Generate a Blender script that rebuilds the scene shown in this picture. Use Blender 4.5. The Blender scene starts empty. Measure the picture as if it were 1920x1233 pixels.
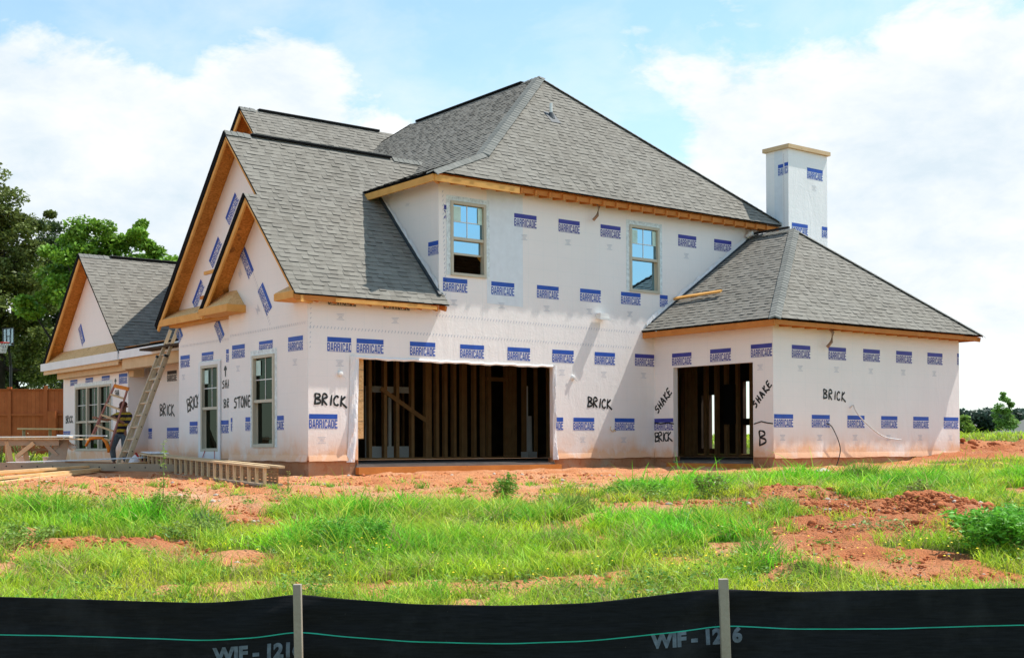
import bpy, bmesh, math, random
import numpy as np
from mathutils import Vector, Matrix
random.seed(7); rng = np.random.default_rng(7)
C = bpy.context.scene
COL = C.collection

# ---------------------------------------------------------------- camera, world, sun, exposure
CF = Vector((0.61431388, 0.78896908, 0.0120936)); CR = Vector((0.78905011, -0.61431594, -0.00398152)); CU = Vector((-0.00428799, -0.01198836, 0.99991894))
CP = Vector((-11.5044373, -20.9681716, 0.19986936)); FPX = 2373.2; PY = 806.6
cd = bpy.data.cameras.new('camera'); cam = bpy.data.objects.new('camera', cd); COL.objects.link(cam)
cam.matrix_world = Matrix(((CR.x, CU.x, -CF.x, CP.x), (CR.y, CU.y, -CF.y, CP.y), (CR.z, CU.z, -CF.z, CP.z), (0, 0, 0, 1)))
cd.sensor_width = 36; cd.lens = FPX / 1920 * 36; cd.shift_y = (PY - 616.5) / 1920; cd.clip_start = .1; cd.clip_end = 3000
C.camera = cam

SUN_TO = Vector((.55, -.158, 1)).normalized()
elev = math.asin(SUN_TO.z)
sd = bpy.data.lights.new('sun', 'SUN'); sun = bpy.data.objects.new('sun', sd); COL.objects.link(sun)
sd.energy = 4.6; sd.angle = math.radians(.55); sd.color = (1, .955, .88)
sun.rotation_euler = SUN_TO.to_track_quat('Z', 'Y').to_euler(); sun.location = (20, -10, 30)

C.view_settings.view_transform = 'Standard'; C.view_settings.look = 'None'; C.view_settings.gamma = 1
C.view_settings.exposure = .38
C.render.engine = 'CYCLES'

W = bpy.data.worlds.new('World'); C.world = W; W.use_nodes = True
nt = W.node_tree; N = nt.nodes; Lk = nt.links; N.clear()
out = N.new('ShaderNodeOutputWorld'); bg = N.new('ShaderNodeBackground'); Lk.new(bg.outputs[0], out.inputs[0])
bg.inputs[1].default_value = .15
sky = N.new('ShaderNodeTexSky'); sky.sky_type = 'NISHITA'; sky.sun_disc = False
sky.sun_elevation = elev; sky.sun_rotation = math.atan2(SUN_TO.x, SUN_TO.y); sky.air_density = 1.0; sky.dust_density = .5; sky.ozone_density = 1.2
tc = N.new('ShaderNodeTexCoord')
def site_dir(u, v):
    d = CF + CR * ((u - 960) / FPX) + CU * ((PY - v) / FPX); return d.normalized()
def mth(op, a, b=None, c=None, clamp=False):
    m = N.new('ShaderNodeMath'); m.operation = op; m.use_clamp = clamp
    for i, x in enumerate((a, b, c)):
        if x is None: continue
        if isinstance(x, (int, float)): m.inputs[i].default_value = x
        else: Lk.new(x, m.inputs[i])
    return m.outputs[0]
mp = N.new('ShaderNodeMapping'); mp.inputs['Scale'].default_value = (1, 1, 1.9); Lk.new(tc.outputs['Generated'], mp.inputs[0])
def noise(scale, det, rough, off=0):
    n = N.new('ShaderNodeTexNoise'); n.noise_dimensions = '4D'; n.inputs['Scale'].default_value = scale; n.inputs['Detail'].default_value = det
    n.inputs['Roughness'].default_value = rough; n.inputs['W'].default_value = off; n.inputs['Distortion'].default_value = .35
    Lk.new(mp.outputs[0], n.inputs['Vector']); return n.outputs[0]
n1 = noise(6.5, 10, .60, 1.3); n2 = noise(22, 9, .62, 4.1); n3 = noise(9, 8, .6, 8.2)
dens = mth('MULTIPLY_ADD', n1, 3.0, -1.86)
dens = mth('ADD', dens, mth('MULTIPLY_ADD', n2, 1.3, -.65))
# cloud banks: (direction, angular radius, weight)
banks = [((20, 260), .085, .8), ((250, 340), .09, .85), ((120, 480), .16, .9), ((590, 150), .026, .75), ((500, 175), .032, .75), ((400, 215), .04, .6), ((660, 240), .04, .75), ((760, 250), .028, .5),
         ((1500, 260), .06, .75), ((1370, 320), .06, .7), ((1700, 250), .085, .8), ((1790, 120), .035, .6), ((1880, 210), .06, .5), ((1650, 450), .13, .9), ((1900, 420), .10, .5), ((1110, 105), .032, .5), ((1200, 140), .03, .45), ((1300, 130), .035, .5),
         ((60, 40), .03, .18), ((-800, 300), .24, .5), ((2800, 300), .24, .5), ((900, -1400), .3, .4), ((230, 60), .07, -.55), ((60, 30), .05, -.35), ((330, 130), .03, -.3), ((780, 110), .08, -.25), ((1245, 245), .02, -.3), ((1600, 20), .07, -.3)]
for (u, v), r, w in banks:
    d = site_dir(u, v)
    vm = N.new('ShaderNodeVectorMath'); vm.operation = 'DOT_PRODUCT'; Lk.new(tc.outputs['Generated'], vm.inputs[0]); vm.inputs[1].default_value = d
    a = mth('SUBTRACT', 1.0, vm.outputs['Value']); a = mth('MULTIPLY', a, 2.0 / (r * r))   # (angle/r)^2
    g = mth('EXPONENT', mth('MULTIPLY', a, -.8))
    dens = mth('MULTIPLY_ADD', g, w, dens)
sep = N.new('ShaderNodeSeparateXYZ'); Lk.new(tc.outputs['Generated'], sep.inputs[0])
mr = N.new('ShaderNodeMapRange'); mr.interpolation_type = 'SMOOTHSTEP'; Lk.new(dens, mr.inputs[0]); mr.inputs[1].default_value = -.03; mr.inputs[2].default_value = .72
veil = N.new('ShaderNodeMapRange'); Lk.new(sep.outputs[2], veil.inputs[0]); veil.inputs[1].default_value = .0; veil.inputs[2].default_value = .38; veil.inputs[3].default_value = .62; veil.inputs[4].default_value = .08
wisp = mth('MULTIPLY_ADD', n3, 3.2, -1.45, clamp=True)
fac = mth('MAXIMUM', mr.outputs[0], mth('ADD', veil.outputs[0], mth('MULTIPLY', wisp, .38)))
blue = N.new('ShaderNodeMix'); blue.data_type = 'RGBA'; blue.blend_type = 'MULTIPLY'; blue.inputs[0].default_value = 1
Lk.new(sky.outputs[0], blue.inputs[6]); blue.inputs[7].default_value = (.98, 1.22, 1.14, 1)
cc = N.new('ShaderNodeMix'); cc.data_type = 'RGBA'; shade = mth('MULTIPLY_ADD', n2, 2.0, -.35); shade = mth('ADD', shade, mth('MULTIPLY_ADD', n3, 2.4, -1.2)); shade = mth('ADD', shade, mth('MULTIPLY_ADD', dens, -.25, .3), clamp=True); Lk.new(shade, cc.inputs[0])
cc.inputs[6].default_value = (3.9, 4.5, 4.95, 1); cc.inputs[7].default_value = (5.25, 5.4, 5.5, 1)
mx = N.new('ShaderNodeMix'); mx.data_type = 'RGBA'; Lk.new(fac, mx.inputs[0]); Lk.new(blue.outputs[2], mx.inputs[6]); Lk.new(cc.outputs[2], mx.inputs[7])
Lk.new(mx.outputs[2], bg.inputs[0])

# ---------------------------------------------------------------- helpers
def site(s, d, z):      # metres right of / away from the street viewpoint
    return Vector((CP.x + .789 * s + .6143 * d, CP.y - .6143 * s + .789 * d, z))
def sp(u, v, d):        # a point d metres away in the direction of (u, v)
    return CP + (CF + CR * ((u - 960) / FPX) + CU * ((PY - v) / FPX)) * d
MATS = {}
class MatB:
    def __init__(s, name, base=(.5, .5, .5), rough=.7, spec=.3):
        s.m = bpy.data.materials.new(name); s.m.use_nodes = True; s.nt = s.m.node_tree; s.b = s.nt.nodes['Principled BSDF']
        s.b.inputs['Base Color'].default_value = (*base, 1); s.b.inputs['Roughness'].default_value = rough; s.b.inputs['Specular IOR Level'].default_value = spec
        MATS[name] = s.m
    def n(s, t, **k):
        x = s.nt.nodes.new(t)
        for a, v in k.items():
            if a in x.inputs.keys(): x.inputs[a].default_value = v
            else: setattr(x, a, v)
        return x
    def l(s, a, b): s.nt.links.new(a, b)
    def coord(s, kind='Object', scale=(1, 1, 1), rot=(0, 0, 0)):
        if kind == 'Position': o = s.n('ShaderNodeNewGeometry').outputs['Position']
        else: o = s.n('ShaderNodeTexCoord').outputs[kind]
        m = s.n('ShaderNodeMapping'); m.inputs['Scale'].default_value = scale; m.inputs['Rotation'].default_value = rot; s.l(o, m.inputs[0]); return m.outputs[0]
    def noise(s, co, scale, det=5, rough=.55, dist=0):
        x = s.n('ShaderNodeTexNoise'); x.inputs['Scale'].default_value = scale; x.inputs['Detail'].default_value = det; x.inputs['Roughness'].default_value = rough; x.inputs['Distortion'].default_value = dist
        s.l(co, x.inputs['Vector']); return x.outputs[0]
    def ramp(s, f, stops):
        r = s.n('ShaderNodeValToRGB'); e = r.color_ramp.elements
        while len(e) < len(stops): e.new(.5)
        for i, (p, c) in enumerate(stops): e[i].position = p; e[i].color = (*c, 1) if len(c) == 3 else c
        s.l(f, r.inputs[0]); return r.outputs[0]
    def mr(s, f, a, b, c=0, d=1):
        x = s.n('ShaderNodeMapRange'); s.l(f, x.inputs[0]); x.inputs[1].default_value = a; x.inputs[2].default_value = b; x.inputs[3].default_value = c; x.inputs[4].default_value = d; return x.outputs[0]
    def mix(s, f, a, b, mode='MIX'):
        x = s.n('ShaderNodeMix'); x.data_type = 'RGBA'; x.blend_type = mode
        if isinstance(f, (int, float)): x.inputs[0].default_value = f
        else: s.l(f, x.inputs[0])
        for i, v in ((6, a), (7, b)):
            if isinstance(v, tuple): x.inputs[i].default_value = (*v, 1)
            else: s.l(v, x.inputs[i])
        return x.outputs[2]
    def math(s, op, a, b=0.0, c=0.0):
        x = s.n('ShaderNodeMath'); x.operation = op
        for i, v in enumerate((a, b, c)):
            if isinstance(v, (int, float)): x.inputs[i].default_value = v
            else: s.l(v, x.inputs[i])
        return x.outputs[0]
    def col(s, c): s.l(c, s.b.inputs['Base Color'])
    def bump(s, h, st=.3, dist=.02):
        x = s.n('ShaderNodeBump'); x.inputs['Strength'].default_value = st; x.inputs['Distance'].default_value = dist; s.l(h, x.inputs['Height']); s.l(x.outputs[0], s.b.inputs['Normal'])
    def attr(s, name, o='Color'):
        a = s.n('ShaderNodeAttribute'); a.attribute_name = name; return a.outputs[o]

def simple(name, base, rough=.7, spec=.3, var=.15, scale=6, bump=0):
    m = MatB(name, base, rough, spec); co = m.coord('Object'); f = m.noise(co, scale)
    a = tuple(x * (1 - var) for x in base); b = tuple(min(1, x * (1 + var)) for x in base)
    m.col(m.ramp(f, [(.3, a), (.7, b)]))
    if bump: m.bump(m.noise(co, scale * 6), bump)
    return m

def wood(name, c1, c2, grain=(2, 2, 30), knots=True):
    m = MatB(name, c1, .72, .25); co = m.coord('Object')
    n = m.noise(m.coord('Object', (1.2, 1.2, 1.2)), 3, 4); w = m.noise(m.coord('Object', (9, 9, 9)), 5, 6, .65, 1.5)
    f = m.math('ADD', m.math('MULTIPLY', n, .6), m.math('MULTIPLY', w, .45))
    rn = m.n('ShaderNodeNewGeometry').outputs['Random Per Island']
    f = m.math('ADD', f, m.math('MULTIPLY_ADD', rn, .24, -.12))
    c = m.ramp(f, [(.28, c1), (.72, c2)])
    v = m.n('ShaderNodeTexVoronoi'); v.inputs['Scale'].default_value = 3.2; m.l(co, v.inputs['Vector'])
    c = m.mix(m.mr(v.outputs['Distance'], .02, .07, .55, 0), c, tuple(x * .25 for x in c1))
    m.col(c); m.bump(w, .15, .01); return m
wood('lumber', (.54, .25, .055), (.76, .41, .12))
wood('lumber_red', (.42, .13, .025), (.60, .23, .05))
wood('lumber_pale', (.52, .36, .19), (.68, .50, .30))
wood('lumber_dark', (.20, .11, .05), (.34, .20, .10)); wood('lumber_new', (.56, .33, .13), (.74, .50, .26)); wood('lumber_grey', (.26, .20, .14), (.40, .32, .23))
wood('stud', (.30, .155, .065), (.46, .26, .11))
simple('shaded_sheathing', (.07, .05, .035), .9, .1, .3, 3); wood('stake', (.30, .24, .18), (.46, .39, .31))  # sheathing colour darkened to put interior shade behind the studs
wood('cedar', (.36, .085, .022), (.52, .14, .042))
def osb(name, c1, c2):
    m = MatB(name, c1, .75, .2); co = m.coord('Object'); v = m.n('ShaderNodeTexVoronoi'); v.inputs['Scale'].default_value = 26; m.l(m.coord('Object', (1, 1, 2)), v.inputs['Vector'])
    n = m.noise(co, 2.5, 4); r = m.n('ShaderNodeSeparateColor'); m.l(v.outputs['Color'], r.inputs[0])
    f = m.math('ADD', m.math('MULTIPLY', r.outputs[0], .5), m.math('MULTIPLY', n, .5)); c = m.ramp(f, [(.2, c1), (.8, c2)])
    k = m.noise(m.coord('Object', (1, 1, 1)), 4.4, 3, .5); c = m.mix(m.mr(k, .66, .7, 0, .45), c, (.05, .03, .02)); m.col(c)
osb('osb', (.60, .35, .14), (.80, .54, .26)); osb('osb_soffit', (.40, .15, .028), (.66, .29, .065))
# house wrap: white woven film, faint printed grid, clay splashes low down
def wrapmat(name, base, clay=True, zc=0.0):
    m = MatB(name, base, .48, .35); pos = m.n('ShaderNodeNewGeometry').outputs['Position']; sx = m.n('ShaderNodeSeparateXYZ'); m.l(pos, sx.inputs[0])
    n = m.noise(pos, 1.1, 4); c = m.ramp(n, [(.3, tuple(x * .955 for x in base)), (.7, base)])
    g = None
    hx = m.math('ADD', sx.outputs[0], sx.outputs[1])
    for s_, per in ((hx, .406), (sx.outputs[2], .305)):
        fr = m.math('FRACT', m.math('DIVIDE', s_, per)); ln = m.math('LESS_THAN', fr, .022)
        g = ln if g is None else m.math('MAXIMUM', g, ln)
    c = m.mix(m.math('MULTIPLY', g, .16), c, (.45, .60, .62))
    fine = m.noise(m.coord('Position', (60, 60, 60)), 3, 2); c = m.mix(.06, c, fine, 'OVERLAY')
    if clay:
        hz = m.math('SUBTRACT', sx.outputs[2], zc); ns = m.noise(pos, 1.6, 6, .6); ns2 = m.noise(m.coord('Position', (1, 1, .35)), 7, 5, .7)
        fall = m.math('EXPONENT', m.math('MULTIPLY', m.math('MAXIMUM', hz, 0.0), -4.2))
        f = m.math('MULTIPLY', fall, m.math('MULTIPLY_ADD', ns, 4.6, -1.15)); f = m.math('MULTIPLY', f, m.math('ADD', ns2, .45))
        cl = m.n('ShaderNodeClamp'); m.l(f, cl.inputs[0]); c = m.mix(m.math('MULTIPLY', cl.outputs[0], .8), c, (.80, .40, .17))
    m.col(c)
    wr = m.noise(m.coord('Position', (1, 1, .35)), 2.2, 5, .6, 1.2); wk = m.noise(m.coord('Position', (1.5, 1.5, 1.5), (0, .7, .3)), 5, 3, .5, 2)
    h = m.math('ADD', wr, m.math('MULTIPLY', wk, .3)); m.bump(h, .32, .04)
wrapmat('wrap', (.86, .81, .785)); wrapmat('wrap_fresh', (.86, .86, .86), False)
m = MatB('wrap_loose', (.82, .81, .82), .4, .4); w_ = m.noise(m.coord('Object', (1, 1, .25)), 9, 4, .6, 1.5); m.bump(w_, .9, .05)
simple('print_blue', (.022, .085, .42), .5, .3, .12); simple('print_indigo', (.045, .05, .30), .5, .3, .12); simple('print_grey', (.42, .45, .53), .5)
simple('print_dark', (.03, .03, .04), .6); simple('print_ghost', (.72, .75, .77), .5); simple('paint_black', (.008, .008, .008), .45, .4)
simple('tape_pale', (.66, .73, .74), .4, .4, .2, 12); simple('patch_blue', (.71, .76, .81), .45, .3, .05)
# concrete with clay
m = MatB('foundation', (.4, .3, .22), .9, .15); co = m.coord('Position'); f = m.noise(co, 1.1, 6, .65, .6); sx = m.n('ShaderNodeSeparateXYZ'); m.l(co, sx.inputs[0])
c = m.ramp(f, [(.3, (.36, .145, .062)), (.52, (.42, .21, .11)), (.72, (.40, .30, .21))]); sp2 = m.noise(co, 9, 4); c = m.mix(m.mr(sp2, .56, .64, 0, .6), c, (.34, .12, .05)); m.col(c); m.bump(m.noise(co, 14), .4)
simple('concrete', (.17, .15, .135), .85, .2, .25, 3, .2)
simple('felt_black', (.006, .006, .007), .9, .08, .2, 20)
simple('flashing', (.035, .045, .055), .6, .35, .3, 8)
# shingles: colour by tab
m = MatB('shingle', (.3, .3, .28), .93, .12); ri = m.n('ShaderNodeNewGeometry').outputs['Random Per Island']
c = m.ramp(ri, [(0, (.195, .177, .15)), (.3, (.22, .20, .170)), (.62, (.242, .222, .19)), (1, (.27, .248, .212))]); co = m.coord('Object')
g = m.noise(co, 90, 3, .7); c = m.mix(m.mr(g, .3, .7, 0, .36), c, (.12, .115, .10)); bn = m.noise(co, .8, 4); c = m.mix(m.mr(bn, .35, .7, 0, .2), c, (.29, .28, .255)); m.col(c); m.bump(g, .5, .01)
m = MatB('shingle_cap', (.17, .175, .165), .93, .12); ri = m.n('ShaderNodeNewGeometry').outputs['Random Per Island']; m.col(m.ramp(ri, [(0, (.165, .165, .15)), (1, (.215, .212, .192))]))
simple('white_trim', (.74, .75, .76), .5, .4, .05, 3); simple('window_vinyl', (.50, .46, .36), .5, .4, .05); simple('window_white', (.74, .74, .72), .45, .4, .04)
simple('metal', (.55, .55, .55), .4, .5, .1, 20); MATS['metal'].node_tree.nodes['Principled BSDF'].inputs['Metallic'].default_value = .7
simple('aluminium', (.50, .38, .24), .5, .5, .12, 9); simple('plastic_black', (.015, .015, .015), .4, .4); simple('sticker', (.55, .75, .68), .5)
simple('plastic_white', (.75, .75, .73), .4, .4, .05); simple('cable_black', (.012, .012, .013), .4, .4); simple('cable_white', (.6, .6, .6), .4, .4); simple('red', (.5, .03, .02), .5)
simple('orange', (.72, .22, .015), .5, .4, .15, 6); simple('ladder_rail', (.36, .15, .12), .5, .4, .2, 9); simple('duct', (.30, .19, .13), .4, .5, .3, 14)
def glass(name, tint, gloss, dark):
    m = MatB(name); nt = m.nt; nt.nodes.remove(m.b); o = [x for x in nt.nodes if x.type == 'OUTPUT_MATERIAL'][0]
    gl = m.n('ShaderNodeBsdfGlossy'); gl.inputs['Color'].default_value = (*tint, 1); gl.inputs['Roughness'].default_value = .015
    tr = m.n('ShaderNodeBsdfTransparent'); tr.inputs[0].default_value = (*dark, 1)
    ms = m.n('ShaderNodeMixShader'); lw = m.n('ShaderNodeLayerWeight'); lw.inputs[0].default_value = .35
    m.l(m.math('MULTIPLY_ADD', lw.outputs['Fresnel'], .35, gloss), ms.inputs[0]); m.l(tr.outputs[0], ms.inputs[1]); m.l(gl.outputs[0], ms.inputs[2])
    bp = m.n('ShaderNodeBump'); bp.inputs['Strength'].default_value = .06; bp.inputs['Distance'].default_value = .02; m.l(m.noise(m.coord('Object'), 2.2, 2), bp.inputs['Height']); m.l(bp.outputs[0], gl.inputs['Normal'])
    m.l(ms.outputs[0], o.inputs[0])
glass('glass_upper', (.38, .66, .86), .72, (.10, .16, .22)); glass('glass_lower', (.50, .60, .50), .05, (.045, .055, .04))
glass('glass_board', (.8, .85, .9), .15, (.75, .8, .85))

ROOT = {}
def tag(o, label=None, cat=None, group=None, kind=None):
    for k, v in (('label', label), ('category', cat), ('group', group), ('kind', kind)):
        if v: o[k] = v
    return o
def empty(name, loc, label, cat, group=None):
    o = bpy.data.objects.new(name, None); COL.objects.link(o); o.location = loc; o.empty_display_size = .2; return tag(o, label, cat, group)
def root_loc(p):
    v = Vector((0, 0, 0))
    while p is not None: v = v + Vector(p.location); p = p.parent
    return v
class MB:
    def __init__(s): s.v = []; s.f = []; s.m = []; s.mi = 0
    def face(s, pts, mi=None):
        i = len(s.v); s.v += [tuple(p) for p in pts]; s.f.append(tuple(range(i, i + len(pts)))); s.m.append(s.mi if mi is None else mi)
    def mesh(s, vs, fs, mi=None):
        i = len(s.v); s.v += [tuple(p) for p in vs]
        for f in fs: s.f.append(tuple(i + k for k in f)); s.m.append(s.mi if mi is None else mi)
    def box(s, x0, x1, y0, y1, z0, z1, mi=None, T=None):
        vs = [(x, y, z) for z in (z0, z1) for y in (y0, y1) for x in (x0, x1)]
        if T: vs = [T(*v) for v in vs]
        s.mesh(vs, [(0, 2, 3, 1), (4, 5, 7, 6), (0, 1, 5, 4), (2, 6, 7, 3), (0, 4, 6, 2), (1, 3, 7, 5)], mi)
    def beam(s, a, b, w, h, up=(0, 0, 1), mi=None, off=(0, 0)):   # w sideways, h along up
        a = Vector(a); b = Vector(b); d = (b - a).normalized(); up = Vector(up); sd_ = d.cross(up)
        if sd_.length < 1e-4: sd_ = d.cross(Vector((1, 0, 0)))
        sd_.normalize(); u2 = sd_.cross(d).normalized(); vs = []
        for p in (a, b):
            for q in (-1, 1):
                for r in (-1, 1): vs.append(p + sd_ * (q * w / 2 + off[0]) + u2 * (r * h / 2 + off[1]))
        s.mesh(vs, [(0, 1, 3, 2), (4, 6, 7, 5), (0, 4, 5, 1), (2, 3, 7, 6), (0, 2, 6, 4), (1, 5, 7, 3)], mi)
    def tube(s, pts, r, n=8, mi=None, cap=True):
        pts = [Vector(p) for p in pts]; rs = r if isinstance(r, (list, tuple)) else [r] * len(pts); vs = []; fs = []
        for i, p in enumerate(pts):
            d = (pts[min(i + 1, len(pts) - 1)] - pts[max(i - 1, 0)]).normalized(); a = d.cross(Vector((.13, .21, 1))).normalized(); b = d.cross(a)
            for k in range(n):
                t = 2 * math.pi * k / n; vs.append(p + (a * math.cos(t) + b * math.sin(t)) * rs[i])
        for i in range(len(pts) - 1):
            for k in range(n): fs.append((i * n + k, i * n + (k + 1) % n, (i + 1) * n + (k + 1) % n, (i + 1) * n + k))
        if cap: fs.append(tuple(range(n - 1, -1, -1))); fs.append(tuple((len(pts) - 1) * n + k for k in range(n)))
        s.mesh(vs, fs, mi)
    def build(s, name, mats, parent=None, smooth=False, fix=True):
        if isinstance(mats, str): mats = [mats]
        me = bpy.data.meshes.new(name); o0 = root_loc(parent) if parent else Vector((0, 0, 0))
        me.from_pydata([(x - o0.x, y - o0.y, z - o0.z) for x, y, z in s.v], [], s.f)
        for mm in mats: me.materials.append(MATS[mm])
        me.polygons.foreach_set('material_index', s.m)
        if smooth: me.polygons.foreach_set('use_smooth', [True] * len(s.f))
        if fix:
            bm = bmesh.new(); bm.from_mesh(me); bmesh.ops.recalc_face_normals(bm, faces=bm.faces); bm.to_mesh(me); bm.free()
        me.update(); o = bpy.data.objects.new(name, me); COL.objects.link(o)
        if parent: o.parent = parent
        return o
def npmesh(name, V, F, mat, parent=None, col=None, smooth=False):
    """V (n,3), F (m,k) arrays"""
    me = bpy.data.meshes.new(name); k = F.shape[1]; o0 = np.array(root_loc(parent)) if parent else 0
    me.vertices.add(len(V)); me.vertices.foreach_set('co', (V - o0).astype(np.float32).ravel())
    me.loops.add(F.size); me.loops.foreach_set('vertex_index', F.astype(np.int32).ravel())
    me.polygons.add(len(F)); me.polygons.foreach_set('loop_start', np.arange(0, F.size, k, dtype=np.int32))
    if smooth: me.polygons.foreach_set('use_smooth', np.ones(len(F), bool))
    me.materials.append(MATS[mat]); me.update(calc_edges=True)
    if col is not None:
        a = me.color_attributes.new('Col', 'FLOAT_COLOR', 'POINT'); cc_ = np.ones((len(V), 4), np.float32); cc_[:, :3] = col; a.data.foreach_set('color', cc_.ravel())
    o = bpy.data.objects.new(name, me); COL.objects.link(o)
    if parent: o.parent = parent
    return o
def clip(poly, a, b, c):          # keep a*x+b*y<=c
    o = []
    for i in range(len(poly)):
        p, q = poly[i], poly[(i + 1) % len(poly)]; dp = a * p[0] + b * p[1] - c; dq = a * q[0] + b * q[1] - c
        if dp <= 1e-9: o.append(p)
        if (dp < -1e-9 and dq > 1e-9) or (dp > 1e-9 and dq < -1e-9):
            t = dp / (dp - dq); o.append((p[0] + (q[0] - p[0]) * t, p[1] + (q[1] - p[1]) * t))
    return o
def clip_rect(poly, x0, x1, y0, y1):
    for a, b, c in ((-1, 0, -x0), (1, 0, x1), (0, -1, -y0), (0, 1, y1)):
        if len(poly) < 3: return []
        poly = clip(poly, a, b, c)
    return poly if len(poly) > 2 else []
PYp = lambda y0: (lambda a, n, z: Vector((a, y0 - n, z)))       # plane facing the garage side, a = X
PXp = lambda x0: (lambda a, n, z: Vector((x0 - n, -a, z)))      # plane facing the gable side, a = -Y
def wall(mb, T, pieces, holes=(), t=.14, mi=0):
    for poly in pieces:
        xs = sorted({p[0] for p in poly} | {h[0] for h in holes} | {h[1] for h in holes}); zs = sorted({p[1] for p in poly} | {h[2] for h in holes} | {h[3] for h in holes})
        for i in range(len(xs) - 1):
            for j in range(len(zs) - 1):
                cx, cz = (xs[i] + xs[i + 1]) / 2, (zs[j] + zs[j + 1]) / 2
                if any(h[0] < cx < h[1] and h[2] < cz < h[3] for h in holes): continue
                q = clip_rect(poly, xs[i], xs[i + 1], zs[j], zs[j + 1])
                if q: mb.face([T(a, 0, z) for a, z in q], mi); mb.face([T(a, -t, z) for a, z in q][::-1], mi)
        for i in range(len(poly)):
            p, q = poly[i], poly[(i + 1) % len(poly)]; mb.face([T(p[0], 0, p[1]), T(q[0], 0, q[1]), T(q[0], -t, q[1]), T(p[0], -t, p[1])], mi)
    for a0, a1, z0, z1 in holes:
        c = [(a0, z0), (a1, z0), (a1, z1), (a0, z1)]
        for i in range(4):
            p, q = c[i], c[(i + 1) % 4]; mb.face([T(p[0], 0, p[1]), T(q[0], 0, q[1]), T(q[0], -t, q[1]), T(p[0], -t, p[1])], mi)
# condensed block capitals, cell 1 x 1, strokes as quads
ww = .30
def rc(x0, y0, x1, y1): return [(x0, y0), (x1, y0), (x1, y1), (x0, y1)]
GL = {'B': [rc(0, 0, ww, 1), rc(ww, .84, .86, 1), rc(ww, .43, .86, .57), rc(ww, 0, .86, .16), rc(.7, .57, 1, .86), rc(.7, .14, 1, .45)],
      'A': [[(0, 0), (.28, 0), (.5, 1), (.26, 1)], [(.72, 0), (1, 0), (.74, 1), (.5, 1)], rc(.22, .2, .78, .36)],
      'R': [rc(0, 0, ww, 1), rc(ww, .84, .86, 1), rc(ww, .42, .86, .57), rc(.7, .55, 1, .86), rc(.68, 0, .98, .44)],
      'I': [rc(.2, 0, .8, 1)], 'C': [rc(0, .08, ww, .92), rc(.1, .84, .9, 1), rc(.1, 0, .9, .16), rc(.7, .16, 1, .36), rc(.7, .64, 1, .84)],
      'D': [rc(0, 0, ww, 1), rc(ww, .84, .86, 1), rc(ww, 0, .86, .16), rc(.7, .14, 1, .86)], 'E': [rc(0, 0, ww, 1), rc(ww, .84, 1, 1), rc(ww, .43, .9, .57), rc(ww, 0, 1, .16)]}
LW = .607
def logo(mb, T, a, z, mi, k0=0, k1=1, rot=0, w=LW, fine=True, gi=None, clipz=None, hgt=1):
    """blue bar with the word below it; (a,z) = top-left; k0..k1 = visible share of its width"""
    cs, sn = math.cos(rot), math.sin(rot)
    def put(poly, n, m_):
        q = clip_rect(poly, w * k0, w * k1, -9, 9)
        if clipz is not None and q: q = clip_rect(q, -9, 9, clipz, 9)
        if q: mb.face([T(a + x * cs - y * sn, n, z + x * sn + y * cs) for x, y in q], m_)
    put(rc(0, -.092 * hgt, w, 0), .004, mi)
    word = 'BARRICADE'; widths = [1, 1, 1, 1, .5, 1, 1, 1, 1]; tot = sum(widths) + .16 * 8; u = w / tot; x = 0
    for ch, wd in zip(word, widths):
        for q in GL[ch]: put([((x + px * wd) * u, (-.262 + py * .155) * hgt) for px, py in q], .004, mi)
        x += wd + .16
    put(rc(0, -.275 * hgt, w, -.268 * hgt), .004, mi)
    if fine:
        for i, (l0, l1) in enumerate(((.30, .58), (.33, .55), (.38, .50), (.36, .52), (.30, .58))):
            put(rc(w * l0, -.44 - i * .026, w * l1, -.432 - i * .026), .004, mi if gi is None else gi)
# sprayed capitals as strokes in a unit cell
HW = {'B': [[(0, 0), (.05, .5), (.02, 1), (.5, .95), (.62, .75), (.1, .52), (.6, .42), (.66, .15), (.0, -.02)]],
      'R': [[(.05, -.02), (.08, .98), (.5, 1), (.62, .75), (.12, .5), (.66, .0)]],
      'I': [[(.25, .02), (.3, .95)]], 'C': [[(.62, .85), (.35, .95), (.08, .6), (.15, .15), (.45, .02), (.66, .15)]], 'K': [[(.08, 0), (.12, 1)], [(.6, .95), (.12, .45), (.85, -.08)]],
      'S': [[(.6, .9), (.2, .85), (.15, .6), (.5, .45), (.5, .1), (.05, .02)]], 'T': [[(.0, .9), (.75, 1)], [(.38, .95), (.34, .0)]],
      'O': [[(.3, .95), (.05, .6), (.15, .1), (.45, .05), (.62, .5), (.45, .92), (.3, .95)]], 'N': [[(.05, 0), (.08, .95), (.5, .1), (.58, 1)]],
      'E': [[(.6, .95), (.12, .9), (.08, .05), (.6, .02)], [(.1, .5), (.5, .52)]], 'H': [[(.05, 0), (.1, .95)], [(.55, 0), (.6, 1)], [(.06, .45), (.6, .55)]],
      'A': [[(.0, 0), (.32, 1), (.62, .0)], [(.12, .35), (.55, .4)]], 'e': [[(.1, .4), (.5, .5), (.4, .8), (.1, .6), (.15, .1), (.6, .1)]], '^': [[(.3, 0), (.3, 1)], [(.0, .65), (.3, 1), (.6, .7)]]}
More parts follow.
